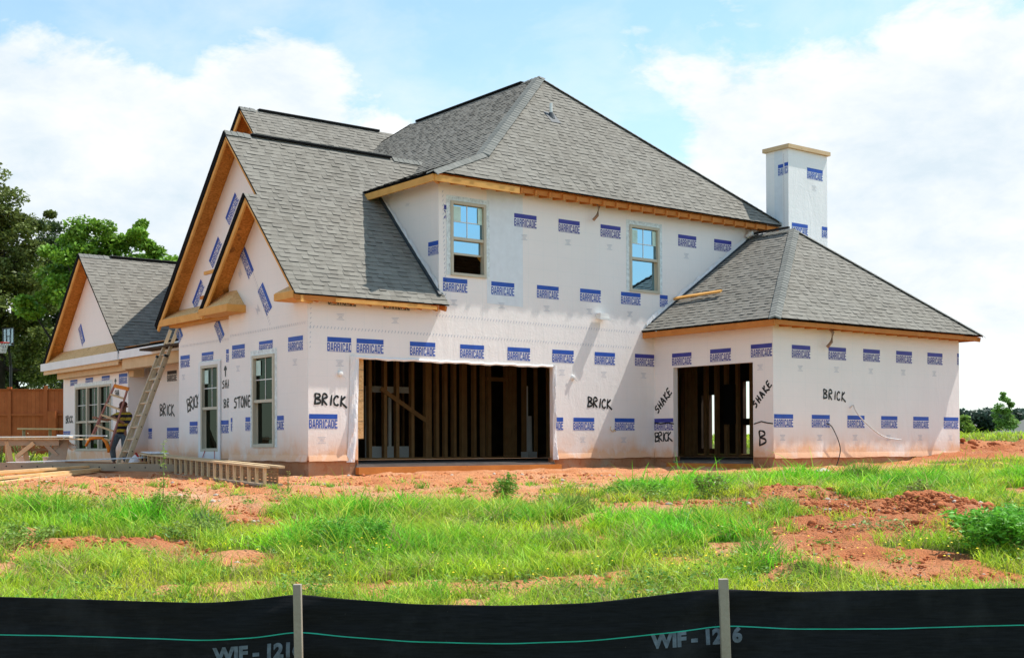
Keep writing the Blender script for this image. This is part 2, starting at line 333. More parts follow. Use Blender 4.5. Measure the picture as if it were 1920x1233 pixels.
def spray(mb, T, txt, a, z, h, mi, rot=0, wid=.04, adv=.82, amax=None, amin=None):
    cs, sn = math.cos(rot), math.sin(rot); x = 0
    def pt(px, py): return (a + px * cs - py * sn, z + px * sn + py * cs)
    R = random.Random(hash_(txt) + int(a * 10))
    for ch in txt:
        for st in HW.get(ch, []):
            P = [Vector((x + px * h * .85 + R.uniform(-.02, .02) * h, py * h + R.uniform(-.03, .03) * h)) for px, py in st]
            Q = []
            for i in range(len(P) - 1):      # catmull-rom
                p0, p1, p2, p3 = P[max(i - 1, 0)], P[i], P[i + 1], P[min(i + 2, len(P) - 1)]
                for k in range(5):
                    t = k / 5; Q.append(.5 * ((2 * p1) + (p2 - p0) * t + (2 * p0 - 5 * p1 + 4 * p2 - p3) * t * t + (3 * p1 - p0 - 3 * p2 + p3) * t ** 3))
            Q.append(P[-1])
            for i in range(len(Q) - 1):
                d = Q[i + 1] - Q[i]
                if d.length < 1e-5: continue
                d.normalize(); nn = Vector((-d.y, d.x)); w0 = wid * (.5 + .12 * math.sin(i * .9)); w1 = wid * (.5 + .12 * math.sin((i + 1) * .9)); e = d * wid * .35
                q = [Q[i] - e + nn * w0, Q[i] - e - nn * w0, Q[i + 1] + e - nn * w1, Q[i + 1] + e + nn * w1]; q = [pt(*v) for v in q]
                if amax is not None: q = clip(q, 1, 0, amax)
                if amin is not None and q: q = clip(q, -1, 0, -amin)
                if len(q) > 2: mb.face([T(u, .0045 + .00006 * i, v) for u, v in q], mi)
        x += h * adv * (.6 if ch == 'I' else 1)
def hash_(s): return sum(ord(c) * (i + 3) for i, c in enumerate(s))
def stitch(mb, T, a0, z0, a1, z1, mi, step=.075, L=.05):
    n = int(math.hypot(a1 - a0, z1 - z0) / step)
    for i in range(n):
        t = i / n; a = a0 + (a1 - a0) * t; z = z0 + (z1 - z0) * t
        mb.face([T(a, .004, z), T(a + .012, .004, z), T(a + .035, .004, z + L), T(a + .023, .004, z + L)], mi)

# ---------------------------------------------------------------- the house
L_, W_ = 8.98, 3.52
house = empty('unfinished_house', (4, 2, -.3), 'large two-storey house under construction wrapped in white building film with grey shingle roofs', 'house')
def roof_plane(name, pts, parent=house, t=.03, soffit='osb_soffit', tabs=True, cap=0.132):
    P = [Vector(p) for p in pts]; Nn = (P[1] - P[0]).cross(P[2] - P[0]).normalized()
    if Nn.z < 0: Nn = -Nn; P = P[::-1]
    e = Vector((0, 0, 1)).cross(Nn).normalized(); s = Nn.cross(e).normalized(); O = P[0]
    q = [((p - O).dot(e), (p - O).dot(s)) for p in P]
    mb = MB()
    mb.face(P, 1); mb.face([p - Nn * t for p in P][::-1], 2)
    for i in range(len(P)):
        a, b = P[i], P[(i + 1) % len(P)]; mb.face([a, a - Nn * t, b - Nn * t, b], 1)
    if tabs:
        s0 = min(y for _, y in q); s1 = max(y for _, y in q); x0 = min(x for x, _ in q); x1 = max(x for x, _ in q); R = random.Random(hash_(name) + int(abs(P[0].x) * 100 + abs(P[0].y) * 77)); k = 0
        y = s0
        while y < s1:
            x = x0 - R.uniform(0, .3); raised = R.random() < .5
            while x < x1:
                wd = R.uniform(.11, .24) if raised else R.uniform(.08, .20); c = clip_rect(q, x, x + wd, y, y + cap)
                if c and len(c) > 2:
                    lo = (.012 + R.uniform(-.004, .004)) if raised else .004; sk = R.uniform(0, .014)
                    yl = min(v for _, v in c)
                    top = [O + e * a + s * (b - (sk if abs(b - y) < 1e-6 and raised else 0)) + Nn * (.003 + lo * (1 - (b - y) / cap)) for a, b in c]
                    i0 = len(mb.v); mb.v += [tuple(v) for v in top]; mb.f.append(tuple(range(i0, i0 + len(top)))); mb.m.append(0)
                    for i in range(len(c)):       # thickness of each tab, sides and a dark cut edge, blackened for the tab shadow
                        a, b = c[i], c[(i + 1) % len(c)]
                        if abs(a[1] - b[1]) < 1e-6 and abs(a[1] - y) < 1e-6 or abs(a[0] - b[0]) < 1e-6:
                            j = len(mb.v); mb.v += [tuple(O + e * a[0] + s * a[1]), tuple(O + e * b[0] + s * b[1])]; n_ = len(top); mb.f.append((i0 + (i + 1) % n_, i0 + i, j, j + 1)); mb.m.append(1 if abs(a[1] - b[1]) < 1e-6 else 0)
                x += wd; raised = not raised if R.random() < .85 else raised
            y += cap; k += 1
    return mb.build(name, ['shingle', 'felt_black', soffit], parent, fix=False)
def caps(name, a, b, n1, n2, parent=house, w=.16, step=.14):
    """overlapping cap shingles folded over a hip or ridge; n1/n2 = directions lying in the two slopes, away from the line"""
    a = Vector(a); b = Vector(b); d = (b - a); L = d.length; d.normalize(); mb = MB(); R = random.Random(3); n1 = Vector(n1).normalized(); n2 = Vector(n2).normalized(); up = -(n1 + n2).normalized()
    for i in range(int(L / step)):
        p = a + d * (i * step); q = p + d * (step * 1.15); lo = up * (.033 + R.uniform(-.003, .004)); hi = up * .024; s_ = R.uniform(-.008, .008)
        A = [p + n1 * (w + s_) + lo, p + lo * 1.15, p + n2 * (w + s_) + lo]; B = [q + n1 * w + hi, q + hi, q + n2 * w + hi]; D = [p + n1 * (w + s_) , p, p + n2 * (w + s_)]
        mb.mesh(A + B + D, [(0, 1, 4, 3), (1, 2, 5, 4), (0, 6, 7, 1), (1, 7, 8, 2)], 0)
    return mb.build(name, 'shingle_cap', parent, fix=False)

# ---- walls
def mk_wall(name, T, pieces, holes=(), marks=None, mats=('wrap', 'print_blue', 'print_indigo', 'print_grey', 'print_dark', 'print_ghost', 'paint_black', 'wrap_fresh', 'patch_blue'), t=.14, parent=house):
    mb = MB(); wall(mb, T, pieces, holes, t)
    if marks: marks(mb)
    o = mb.build(name, list(mats), parent, fix=False); return o
BL, IN, GR, DK, GH, PT, FR, PB = 1, 2, 3, 4, 5, 6, 7, 8
zb = -.06
T0 = PYp(0)
GD = (1.08, 5.97, zb - .3, 1.91)
def marks_garage(mb):
    logo(mb, T0, .41, 2.27, BL, 0, .86, gi=GR)
    for i in range(6): logo(mb, T0, 1.05 + 1.22 * i + (.17 if i == 0 else 0) * 0, 2.27, BL, gi=GR, fine=(i > 3))
    logo(mb, T0, 8.37, 2.28, IN, gi=GR)
    for a in (.43, 1.66): logo(mb, T0, a, 3.15, DK, gi=GR)  # dark ink carries the eave shade on these logos
    logo(mb, T0, .02, .81, BL, .0, 1, gi=GR); logo(mb, T0, 6.52, .81, BL, gi=GR); logo(mb, T0, 7.74, .81, BL, gi=GR)
    logo(mb, T0, 5.62, .81, BL, .6, 1, fine=False)
    spray(mb, T0, 'BRICK', .14, 1.0, .19, PT, -.06, .035, .80); spray(mb, T0, 'BRICK', 6.94, 1.06, .2, PT, -.06, .035, .78)
    stitch(mb, T0, .03, 2.42, 8.3, 2.385, GR); stitch(mb, T0, 2.9, 2.80, 8.4, 2.74, GR); stitch(mb, T0, .03, 2.05, .05, 2.95, GR, .09, .03)
mk_wall('garage_wall', T0, [[(.143, zb), (L_ + .06, zb), (L_ + .06, 3.0), (.143, 3.0)]], [GD], marks_garage)
wa = (3.26, 4.15, 3.66, 5.18); wb = (8.22, 9.15, 3.69, 5.21)
def marks_upper(mb):
    mb.face([T0(a, .0022, z) for a, z in ((4.18, 3.15), (5.13, 3.13), (5.13, 5.5), (4.18, 5.5))], PB)
    for i in range(6): logo(mb, T0, 3.07 + 1.22 * i, 3.60 + .015 * i, BL, gi=GR, k1=.42 if i == 5 else 1)
    for i in range(6):
        if i == 3: continue
        logo(mb, T0, 4.9 + 1.22 * i, 5.10 + .01 * i, IN, gi=GR)
    logo(mb, T0, 2.75, 5.07, IN, .58, .8, fine=False)
    stitch(mb, T0, 3.12, 3.05, 3.05, 5.4, GR, .09, .05)
    for a0 in (3.12, 4.23): stitch(mb, T0, a0, 3.5, a0, 5.25, GH, .05, .03)
mk_wall('upper_wall', T0, [[(3.113, 3.0), (12.6, 3.0), (12.6, 5.6), (3.113, 5.6)], [(.143, 3.0), (2.968, 3.0), (2.968, 3.24), (.143, 3.24)]], [wa, wb], marks_upper)
T1 = PXp(2.97)
mk_wall('dormer_side_wall', T1, [[(-2.7, 3.0), (-.002, 3.0), (-.002, 5.6), (-2.7, 5.6)]], [], lambda mb: (logo(mb, T1, -.37, 4.34, BL, 0, .6, fine=False), stitch(mb, T1, -1.2, 5.2, -1.05, 5.2, GR, .04, .06)))
T2 = PXp(L_); WD = (.61, 2.97, zb - .3, 1.95)
def marks_wf(mb):
    logo(mb, T2, .58, 2.27, IN, gi=GR, fine=False); logo(mb, T2, 1.75, 2.29, IN, fine=False); logo(mb, T2, 2.92, 2.32, IN, .0, 1, gi=GR, w=.58)
    logo(mb, T2, .0, .81, IN, gi=GR, fine=False)
    spray(mb, T2, 'SHAKE', .12, .93, .17, PT, .80, .034, .80); spray(mb, T2, 'BRICK', .03, .28, .2, PT, .05, .03, .56)
    Q = [(-.02, .72), (.2, .69), (.45, .71), (.62, .68)]
    for i in range(3): mb.beam(T2(Q[i][0], .004, Q[i][1]), T2(Q[i + 1][0], .004, Q[i + 1][1]), .006, .03, mi=PT)
    spray(mb, T2, 'SHAKE', 3.05, .98, .15, PT, .82, .034, .92); spray(mb, T2, 'B', 3.15, .2, .28, PT, .05, .036)
    Q = [(2.99, .64), (3.2, .69), (3.35, .66), (3.51, .64)]
    for i in range(3): mb.beam(T2(Q[i][0], .004, Q[i][1]), T2(Q[i + 1][0], .004, Q[i + 1][1]), .006, .025, mi=PT)
mk_wall('wing_front_wall', T2, [[(.002, zb), (W_ - .002, zb), (W_ - .002, 2.74), (.002, 2.74)]], [WD], marks_wf)
T3 = PYp(-W_)
def marks_wr(mb):
    for i in range(5): logo(mb, T3, 9.58 + 1.22 * i, 2.31 + .01 * i, IN, gi=GR)
    for i in range(6): logo(mb, T3, 9.0 + 1.22 * i, .84, BL, gi=GR)
    logo(mb, T3, 15.68, 2.38, IN, 0, .12, fine=False)
    spray(mb, T3, 'BRICK', 10.62, 1.2, .19, PT, -.06, .035, .9)
mk_wall('wing_side_wall', T3, [[(L_ + .142, zb), (15.76, zb), (15.76, 2.74), (L_ + .142, 2.74)]], [], marks_wr)
def corner(T, a0, a1, z0, z1):
    mb = MB(); mb.face([T(a, .0, z) for a, z in ((a0, z0), (a1, z0), (a1, z1), (a0, z1))]); mb.build('corner_wrap', 'wrap', house, fix=False)
corner(T3, L_, L_ + .142, zb, 2.74); corner(T0, 0, .143, zb, 3.24); corner(T0, 2.97, 3.113, 3.0, 5.6)
T4 = PXp(15.76)
# rear wall of the wing: the camera looks out through its openings
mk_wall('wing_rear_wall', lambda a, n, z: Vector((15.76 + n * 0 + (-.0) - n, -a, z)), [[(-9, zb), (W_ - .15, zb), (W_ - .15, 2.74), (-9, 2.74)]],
        [(-3.36, -3.07, -.05, .76), (-3.36, -3.07, .95, 2.0), (-4.68, -4.42, .1, 1.66), (-4.98, -4.90, .1, 1.66)], None, mats=('shaded_sheathing',))
T5 = PXp(0); w2 = (-2.27, -1.33, .19, 2.02)
def marks_g2(mb):
    for i, (k0, hh) in enumerate(((0, 1), (0, .72), (0, 1))): logo(mb, T5, -3.21 + 1.22 * i, 2.29, BL, fine=(i != 1), gi=GR, hgt=hh, k1=.96)
    logo(mb, T5, -2.6, .8, BL, 0, .55, fine=False); logo(mb, T5, -1.56, .8, BL, .4, 1, gi=GR, fine=False); logo(mb, T5, -3.46, .8, BL, .3, .42, fine=False)
    logo(mb, T5, -1.83, 3.46, BL, rot=-.92, fine=True, gi=GR, w=.66); logo(mb, T5, -2.62, 4.27, BL, rot=-.92, fine=True, gi=GR, w=.66)
    spray(mb, T5, 'STONE', -3.12, 1.0, .22, PT, .02, .036, .72)
    stitch(mb, T5, -3.3, 2.47, -.05, 2.50, GR); stitch(mb, T5, -2.3, 3.7, -1.5, 2.52, GR)
mk_wall('small_gable_wall', T5, [[(-3.37, zb), (-.002, zb), (-.002, 3.0), (-3.37, 3.0)], [(-3.37, 3.0), (-.002, 3.0), (-.002, 3.20), (-1.85, 5.07), (-3.37, 3.54)]], [w2], marks_g2)
mb = MB(); mb.box(.143, .28, 3.25, 3.368, zb, 3.4); mb.build('return_wall', 'wrap', house)
T6 = PXp(.29); w1 = (-5.36, -4.46, .1, 1.99)
def marks_g1(mb):
    logo(mb, T6, -6.6, 2.28, BL, .15, 1, gi=GR); logo(mb, T6, -5.35, 2.28, BL, hgt=.75, fine=False); logo(mb, T6, -4.11, 2.28, BL, fine=False, k1=.5)
    logo(mb, T6, -6.0, .77, BL, 0, .7, gi=GR, fine=False); logo(mb, T6, -4.6, .77, BL, .4, 1, fine=False)
    logo(mb, T6, -4.14, 5.1, BL, rot=.80, fine=False, w=.66); logo(mb, T6, -4.97, 4.28, BL, rot=.80, fine=False, w=.66); logo(mb, T6, -5.86, 3.45, BL, rot=.80, fine=False, w=.66)
    logo(mb, T6, -6.55, 2.98, BL, rot=-.9, fine=False, k1=.5); logo(mb, T6, -4.5, 3.0, BL, rot=-.9, fine=False, w=.5)
    spray(mb, T6, 'BRICK', -6.1, 1.0, .27, PT, .18, .036, .52); spray(mb, T6, '^', -4.2, 1.72, .2, PT); spray(mb, T6, 'SHA', -4.3, 1.46, .17, PT, 0, .03, .8); spray(mb, T6, 'BR', -4.22, 1.04, .17, PT, 0, .03, .9)
    stitch(mb, T6, -6.5, 2.47, -3.4, 2.47, GR)
mk_wall('large_gable_wall', T6, [[(-6.6, zb), (-3.2, zb), (-3.2, 3.1), (-6.6, 3.1)], [(-6.6, 3.1), (0, 3.1), (0, 3.2), (-3.35, 6.66), (-6.6, 3.35)]], [w1], marks_g1)
mb = MB(); wall(mb, lambda a, n, z: Vector((a, 6.6 + n, z)), [[(.44, zb), (1.55, zb), (1.55, 2.7), (.44, 2.7)]]); mb.build('porch_side_wall', 'wrap', house, fix=False)
T7 = PXp(1.55)
def marks_pb(mb):
    logo(mb, T7, -11.50, 2.16, DK, fine=False); logo(mb, T7, -10.28, 2.16, DK, fine=False)
    logo(mb, T7, -11.9, .70, BL, fine=False, k0=.6); logo(mb, T7, -10.3, .70, BL, fine=False, w=.75); spray(mb, T7, 'BRICK', -10.75, 1.02, .28, PT, 0, .04, .72)
mk_wall('porch_back_wall', T7, [[(-11.55, -.2), (-6.6, -.2), (-6.6, 2.7), (-11.55, 2.7)]], [], marks_pb)
T8 = PXp(1); w0 = (-15.58, -12.76, .1, 1.93)
def marks_w0(mb):
    for i, hh in enumerate((.62, .62, .75, 1)): logo(mb, T8, -16.04 + 1.28 * i, 2.16, BL, hgt=hh, fine=False)
    logo(mb, T8, -16.64, .68, BL, 0, 1, hgt=.4, fine=False); logo(mb, T8, -15.14, 3.75, BL, rot=-1.0, fine=False, w=.62)
    spray(mb, T8, 'BRICK', -16.42, .92, .19, PT, .02, .034, .7); spray(mb, T8, '^', -12.5, 1.84, .2, PT); spray(mb, T8, 'SHA', -12.5, 1.58, .16, PT, 0, .03, .7); spray(mb, T8, 'C', -12.4, 1.1, .16, PT)
mk_wall('left_gable_wall', T8, [[(-16.65, -.2), (-11.552, -.2), (-11.552, 2.3), (-16.65, 2.3)], [(-16.65, 2.3), (-11.552, 2.3), (-11.552, 2.9), (-14.2, 5.44), (-16.65, 3.1)]], [w0], marks_w0)
mb = MB(); T9 = PYp(11.55); wall(mb, T9, [[(1.143, -.2), (1.55, -.2), (1.55, 3.0), (1.143, 3.0)]]); mb.face([T9(a, 0, z) for a, z in ((1.0, -.2), (1.143, -.2), (1.143, 3.0), (1.0, 3.0))]); mb.build('porch_return_wall', 'wrap', house, fix=False)
mb = MB(); mb.box(1.15, 9, 16.5, 16.64, -.2, 3.0); mb.box(8.9, 9.0, 11.5, 16.5, -.2, 3); mb.build('rear_left_wall', 'wrap', house)
# foundation
for q in ((.02, 1.03, .02, .2, zb - .002), (5.97, L_ + .1, .015, .2, zb - .002), (.02, .2, .2, 3.36, zb - .002), (.31, .5, 3.36, 6.5, zb - .002), (L_ + .02, L_ + .2, -.61, .02, zb - .002), (L_ + .02, L_ + .2, -W_ + .02, -2.97, zb - .002),
          (L_ + .2, 15.56, -W_ + .02, -W_ + .2, zb - .002), (15.56, 15.74, -W_ + .02, 9, zb - .002), (1.02, 1.2, 11.56, 16.6, -.202), (.5, 1.2, 6.5, 6.6, zb - .002)):
    mb = MB(); mb.box(q[0], q[1], q[2], q[3], -.75, q[4]); mb.build('foundation', 'foundation', house)

mb = MB(); mb.box(.2, 15.55, .2, 9, -.5, -.14); mb.box(1.03, 5.97, -.02, .2, -.5, -.16); mb.box(9.2, 15.5, -3.3, .2, -.5, -.14); mb.box(8.96, 9.2, -2.97, -.61, -.5, -.16); mb.box(.6, 9, 6.5, 16.4, -.6, -.27); mb.build('floor_slab', 'concrete', house)
mb = MB(); mb.box(1.0, 6.05, -.16, -.035, -.34, -.20); mb.build('door_sill_board', 'lumber_red', house); mb = MB(); mb.box(8.86, 8.94, -3.0, -.5, -.34, -.2); mb.build('door_sill_board', 'lumber_red', house)

# ---- windows
def window(T, h, style, frame='window_vinyl', name='window', sash=.5, glassm='glass_lower', cols=2, rows=2, units=1, flange=None, opened=0, stick=True):
    a0, a1, z0, z1 = h; fw = .06
    mb = MB()
    def fr(a, b, c, d, n0, n1): mb.box(a, b, n0, n1, c, d, T=T)
    fr(a0, a1, z1 - fw, z1, -.1, .03); fr(a0, a1, z0, z0 + fw, -.1, .035); fr(a0, a0 + fw, z0 + fw, z1 - fw, -.1, .03); fr(a1 - fw, a1, z0 + fw, z1 - fw, -.1, .03)
    uw = (a1 - a0 - fw) / units
    for u in range(1, units): fr(a0 + fw / 2 + uw * u - .045, a0 + fw / 2 + uw * u + .045, z0 + fw, z1 - fw, -.1, .028)
    zm = z0 + (z1 - z0) * sash
    root = None
    for u in range(units):
        b0 = a0 + fw / 2 + uw * u + (.03 if u == 0 else .046); b1 = a0 + fw / 2 + uw * (u + 1) - (.03 if u == units - 1 else .046)
        fr(b0, b1, zm - .03, zm + .03, -.07, .012)
    root = mb.build(name, frame, house)
    for u in range(units):
        b0 = a0 + fw / 2 + uw * u + (.03 if u == 0 else .046); b1 = a0 + fw / 2 + uw * (u + 1) - (.03 if u == units - 1 else .046)
        g = MB(); g.box(b0, b1, -.05, -.045, zm + .031, z1 - fw - .001, T=T); g.build('pane', glassm, root)
        g = MB(); g.box(b0, b1, -.075, -.07, (zm - .031 - (0 if not opened else .0)) - ((zm - z0 - fw) * (.42 if opened else 1)) + .032, zm - .031, T=T); g.build('pane', glassm, root)
        s = MB(); lz = zm - .031 - (zm - z0 - fw) * (.42 if opened else 1) + .032
        s.box(b0, b1, -.085, -.055, lz - .03, lz + .012, T=T); s.box(b0, b0 + .03, -.085, -.055, lz + .012, zm - .031, T=T); s.box(b1 - .03, b1, -.085, -.055, lz + .012, zm - .031, T=T); s.build('sash', frame, root)
        gm = MB()
        for i in range(1, cols): x = b0 + (b1 - b0) * i / cols; gm.box(x - .009, x + .009, -.043, -.038, zm + .031, z1 - fw, T=T)
        for j in range(1, rows): z = zm + (z1 - fw - zm) * j / rows; gm.box(b0, b1, -.0375, -.033, z - .009, z + .009, T=T)
        gm.build('grille', 'window_white', root)
        if stick:
            k = MB(); k.box(b0 + .02, b0 + .22, -.032, -.030, z1 - fw - .34, z1 - fw - .04, T=T); k.build('sticker', 'sticker', root); k = MB(); k.box(b1 - .12, b1 - .01, -.032, -.030, z1 - fw - .36, z1 - fw - .02, T=T); k.build('sticker', 'sticker', root)
    # flashing tape round the frame with scrawled marks
    tp = MB(); e = .10
    for (p0, p1, q0, q1) in ((a0 - e, a1 + e, z1, z1 + e), (a0 - e, a0, z0, z1), (a1, a1 + e, z0, z1)):
        tp.box(p0, p1, .0025, .006, q0, q1, T=T)
    R = random.Random(int(a0 * 100))
    for i in range(60):
        sd_ = R.choice('LRT'); x = {'L': a0 - R.uniform(.03, .08), 'R': a1 + R.uniform(.03, .08), 'T': R.uniform(a0, a1)}[sd_]; z = R.uniform(z0, z1) if sd_ != 'T' else z1 + R.uniform(.03, .07)
        l = R.uniform(.008, .02); tp.mesh([T(x, .0075, z), T(x + l, .0075, z + l), T(x + l, .0075, z + l + .012), T(x, .0075, z + .015)], [(0, 1, 2, 3)], 1)
    tp.build('flashing_tape', ['tape_pale', 'print_grey'], root)
    return root
window(T0, wa, 0, glassm='glass_upper', opened=1); window(T0, wb, 0, glassm='glass_upper')
window(T5, w2, 0); r1 = window(T6, w1, 0)
mb = MB(); a0, a1, z0, z1 = w1
for q in ((a0 - .1, a1 + .1, z1 + .0, z1 + .07), (a0 - .1, a0, z0 - .18, z1), (a1, a1 + .1, z0 - .18, z1), (a0, a1, z0 - .18, z0)): mb.box(q[0], q[1], .008, .035, q[2], q[3], T=T6)
mb.build('window_casing', 'white_trim', r1)
mb = MB(); mb.tube([T6(-5.1, .04, .12), T6(-5.16, .06, .0), T6(-5.2, .07, -.25)], .008, 5); mb.build('loose_wire', 'red', house); mb = MB(); mb.tube([T6(-4.62, .04, .12), T6(-4.6, .05, -.1), T6(-4.55, .06, -.3)], .006, 5); mb.build('loose_wire', 'red', house)
window(T8, w0, 0, units=3, sash=.45, stick=False)

# ---- roofs
sl = 1.03
def zr(y): return 3.02 + sl * (y + .25)
def zl(y): return 6.735 - sl * (y - 3.35)
zs = lambda y: 5.165 - sl * (y - 1.85)
roof_plane('roof_slope', [(-.4, -.25, zr(-.25)), (3.06, -.25, zr(-.25)), (3.06, 1.85, zr(1.85)), (-.4, 1.85, zr(1.85))])
roof_plane('roof_slope', [(-.11, 1.85, zr(1.85)), (5.1, 1.85, zr(1.85)), (5.1, 3.35, zr(3.35)), (-.11, 3.35, zr(3.35))])
roof_plane('roof_slope', [(-.4, 1.85, zs(1.85)), (.28, 1.85, zs(1.85)), (.28, 3.95, zs(3.95)), (-.4, 3.95, zs(3.95))], tabs=False)
roof_plane('roof_slope', [(-.11, 3.35, zl(3.35)), (5.1, 3.35, zl(3.35)), (5.1, 6.97, zl(6.97)), (-.11, 6.97, zl(6.97))], tabs=False)
E0 = (2.57, -.4, 5.62); K0 = (4.285, .274, 6.32); A0 = (8.13, 3.1, 9.26); A1 = (8.13, 8.84, 9.26); E1 = (13.2, -.4, 5.62)
roof_plane('roof_slope', [E0, E1, A0, K0])
roof_plane('roof_slope', [E0, K0, (4.285, 9.8, 6.32), (2.57, 9.8, 5.62)], soffit='lumber')
roof_plane('roof_slope', [K0, A0, A1, (6.25, 10.2, 7.82), (4.285, 10.2, 6.32)])
roof_plane('roof_slope', [E1, A0, A1, (13.2, 12.4, 5.62)])
roof_plane('roof_slope', [(6.25, 10.2, 7.80), (13.2, 12.4, 5.62), A1], tabs=False)
zb3 = lambda y: 9.15 - sl * (9.7 - y)
roof_plane('roof_slope', [(3.3, 5.3, zb3(5.3)), (8.2, 5.3, zb3(5.3)), (8.2, 9.7, 9.15), (3.3, 9.7, 9.15)])
roof_plane('roof_slope', [(3.3, 14.1, zb3(5.3)), (8.2, 14.1, zb3(5.3)), (8.2, 9.7, 9.15), (3.3, 9.7, 9.15)], tabs=False)
F0 = (8.58, -3.92, 2.8); F1 = (16.15, -3.92, 2.8); FA = (12.37, -1.32, 5.335)
roof_plane('roof_slope', [F0, FA, (12.37, -.005, 5.335), (8.58, -.005, 2.8)])
roof_plane('roof_slope', [F0, F1, FA])
roof_plane('roof_slope', [F1, FA, (12.37, 6, 5.335), (16.15, 6, 2.8)])
s5 = .955; z5 = lambda y: 5.57 - s5 * abs(y - 14.2)
roof_plane('roof_slope', [(.6, 11.15, z5(11.15)), (8.5, 11.15, z5(11.15)), (8.5, 14.2, 5.57), (.6, 14.2, 5.57)])
roof_plane('roof_slope', [(2.2, 9.5, z5(9.5)), (8.5, 9.5, z5(9.5)), (8.5, 11.15, z5(11.15)), (2.2, 11.15, z5(11.15))])
roof_plane('roof_slope', [(.6, 17.25, z5(17.25)), (8.5, 17.25, z5(17.25)), (8.5, 14.2, 5.57), (.6, 14.2, 5.57)], tabs=False)
roof_plane('porch_roof', [(.62, 6.6, 2.74), (2.7, 6.6, 2.95), (2.7, 11.3, 2.95), (.62, 11.3, 2.74)], tabs=False)
# hip and ridge caps
dn_f = (0, -1, -1.04); dn_l = (-1, 0, -.41); dn_l2 = (-1, 0, -.765); dn_r = (1, 0, -.72)
caps('hip_cap', E0, K0, (.3, -1, -.8), (-1, .3, -.5)); caps('hip_cap', K0, A0, (.8, -1, -.55), (-1, .8, -.45), w=.17)
caps('hip_cap', E1, A0, (-.6, -1, -.55), (1, .6, -.45)); caps('ridge_cap', (8.13, 3.1, 9.26), (8.13, 3.7, 9.26), dn_l2, dn_r)
caps('hip_cap', A1, (7.3, 9.45, 8.62), (-1, -.5, -.5), (.5, 1, -.6), w=.10)
caps('hip_cap', F0, FA, (.9, -1.2, -.6), (-1, 1.0, -.4), w=.13); caps('hip_cap', F1, FA, (-.6, -1, -.6), (1, .6, -.4)); caps('ridge_cap', FA, (12.37, -.05, 5.335), (-1, 0, -.667), (1, 0, -.667))
caps('ridge_cap', (-.11, 3.35, 6.74), (.45, 3.35, 6.74), (0, -1, -1), (0, 1, -1)); caps('ridge_cap', (4.0, 3.35, 6.74), (4.95, 3.35, 6.74), (0, -1, -1), (0, 1, -1))
caps('ridge_cap', (3.3, 9.7, 9.15), (3.8, 9.7, 9.15), (0, -1, -1), (0, 1, -1)); caps('ridge_cap', (.6, 14.2, 5.57), (1.5, 14.2, 5.57), (0, -1, -1), (0, 1, -1))
def ridge_vent(a, b):
    mb = MB(); a = Vector(a) - Vector((0, 0, .02)); b = Vector(b) - Vector((0, 0, .02)); mb.beam(a, b, .15, .04)
    o = mb.build('ridge_vent', 'felt_black', house); c2 = MB(); c2.beam(a + Vector((0, 0, .028)), b + Vector((0, 0, .028)), .14, .012); c2.build('vent_cap', 'shingle_cap', o)
ridge_vent((.5, 3.35, 6.77), (3.95, 3.35, 6.77)); ridge_vent((3.85, 9.7, 9.18), (7.6, 9.7, 9.18)); ridge_vent((8.13, 3.75, 9.29), (8.13, 8.5, 9.29)); ridge_vent((1.5, 14.2, 5.6), (7, 14.2, 5.6))
mb = MB(); mb.beam((12.25, -.1, 5.38), (12.25, -1.25, 5.38), .06, .05); mb.build('ridge_vent', 'plastic_black', house)
# valley metal / step flashing lines
mb = MB(); mb.beam((2.93, -.1, zr(-.1) + .05), (2.93, 2.25, zr(2.25) + .05), .07, .05, up=(0, -1, 1)); mb.build('flashing', 'flashing', house)
mb = MB(); mb.beam((8.9, -.03, 3.03), (12.2, -.03, 5.24), .05, .06); mb.build('flashing', 'flashing', house)
R = random.Random(5)
for (a, b, n_) in (((2.955, -.02, 3.36), (2.955, 2.1, 5.5), 'x'), ((8.72, -.012, 2.93), (12.1, -.012, 5.20), 'y')):
    mb = MB(); a = Vector(a); b = Vector(b); K = 26; prev = None
    for i in range(K + 1):
        p = a.lerp(b, i / K); wv = .10 + R.uniform(-.03, .04); o1 = Vector((-.014 - R.uniform(0, .01), 0, 0)) if n_ == 'x' else Vector((0, -.014 - R.uniform(0, .012), 0))
        q = (p + o1, p + Vector((0, 0, wv)) + o1 * .4 + Vector((0, 0, 0)))
        if prev: mb.face([prev[0], q[0], q[1], prev[1]])
        prev = q
    mb.build('wrap_lap', 'wrap_loose', house, smooth=True)
mb = MB(); mb.tube([(12.1, -.05, 5.3), (12.2, -.12, 5.40), (12.28, -.14, 5.33)], [.05, .09, .03], 7); mb.build('crumpled_wrap', 'wrap_loose', house, smooth=True)

# ---- eaves: fascia boards, rafter tails, rakes
def board(name, a, b, w=.04, h=.14, mat='lumber', up=(0, 0, 1)):
    mb = MB(); mb.beam(a, b, w, h, up); return mb.build(name, mat, house)
board('fascia', (2.60, -.37, 5.50), (2.60, 2.4, 5.50)); board('fascia', (2.62, -.37, 5.50), (4.75, -.37, 5.50), .04, .13)
board('sub_fascia', (4.76, -.30, 5.53), (13.1, -.30, 5.53), .03, .10, 'lumber_red')
for i in range(6): board('lookout', (2.62, .05 + .41 * i, 5.50), (2.97, .05 + .41 * i, 5.60), .045, .09)
for i in range(27): board('rafter_tail', (2.9 + .385 * i, -.36, 5.50), (2.9 + .385 * i, -.001, 5.56), .045, .12, 'lumber_red')
board('hip_rafter_tail', (2.63, -.34, 5.48), (2.95, -.02, 5.52), .05, .10)
board('blocking', (2.97, -.012, 5.66), (12.6, -.012, 5.66), .02, .16, 'lumber')
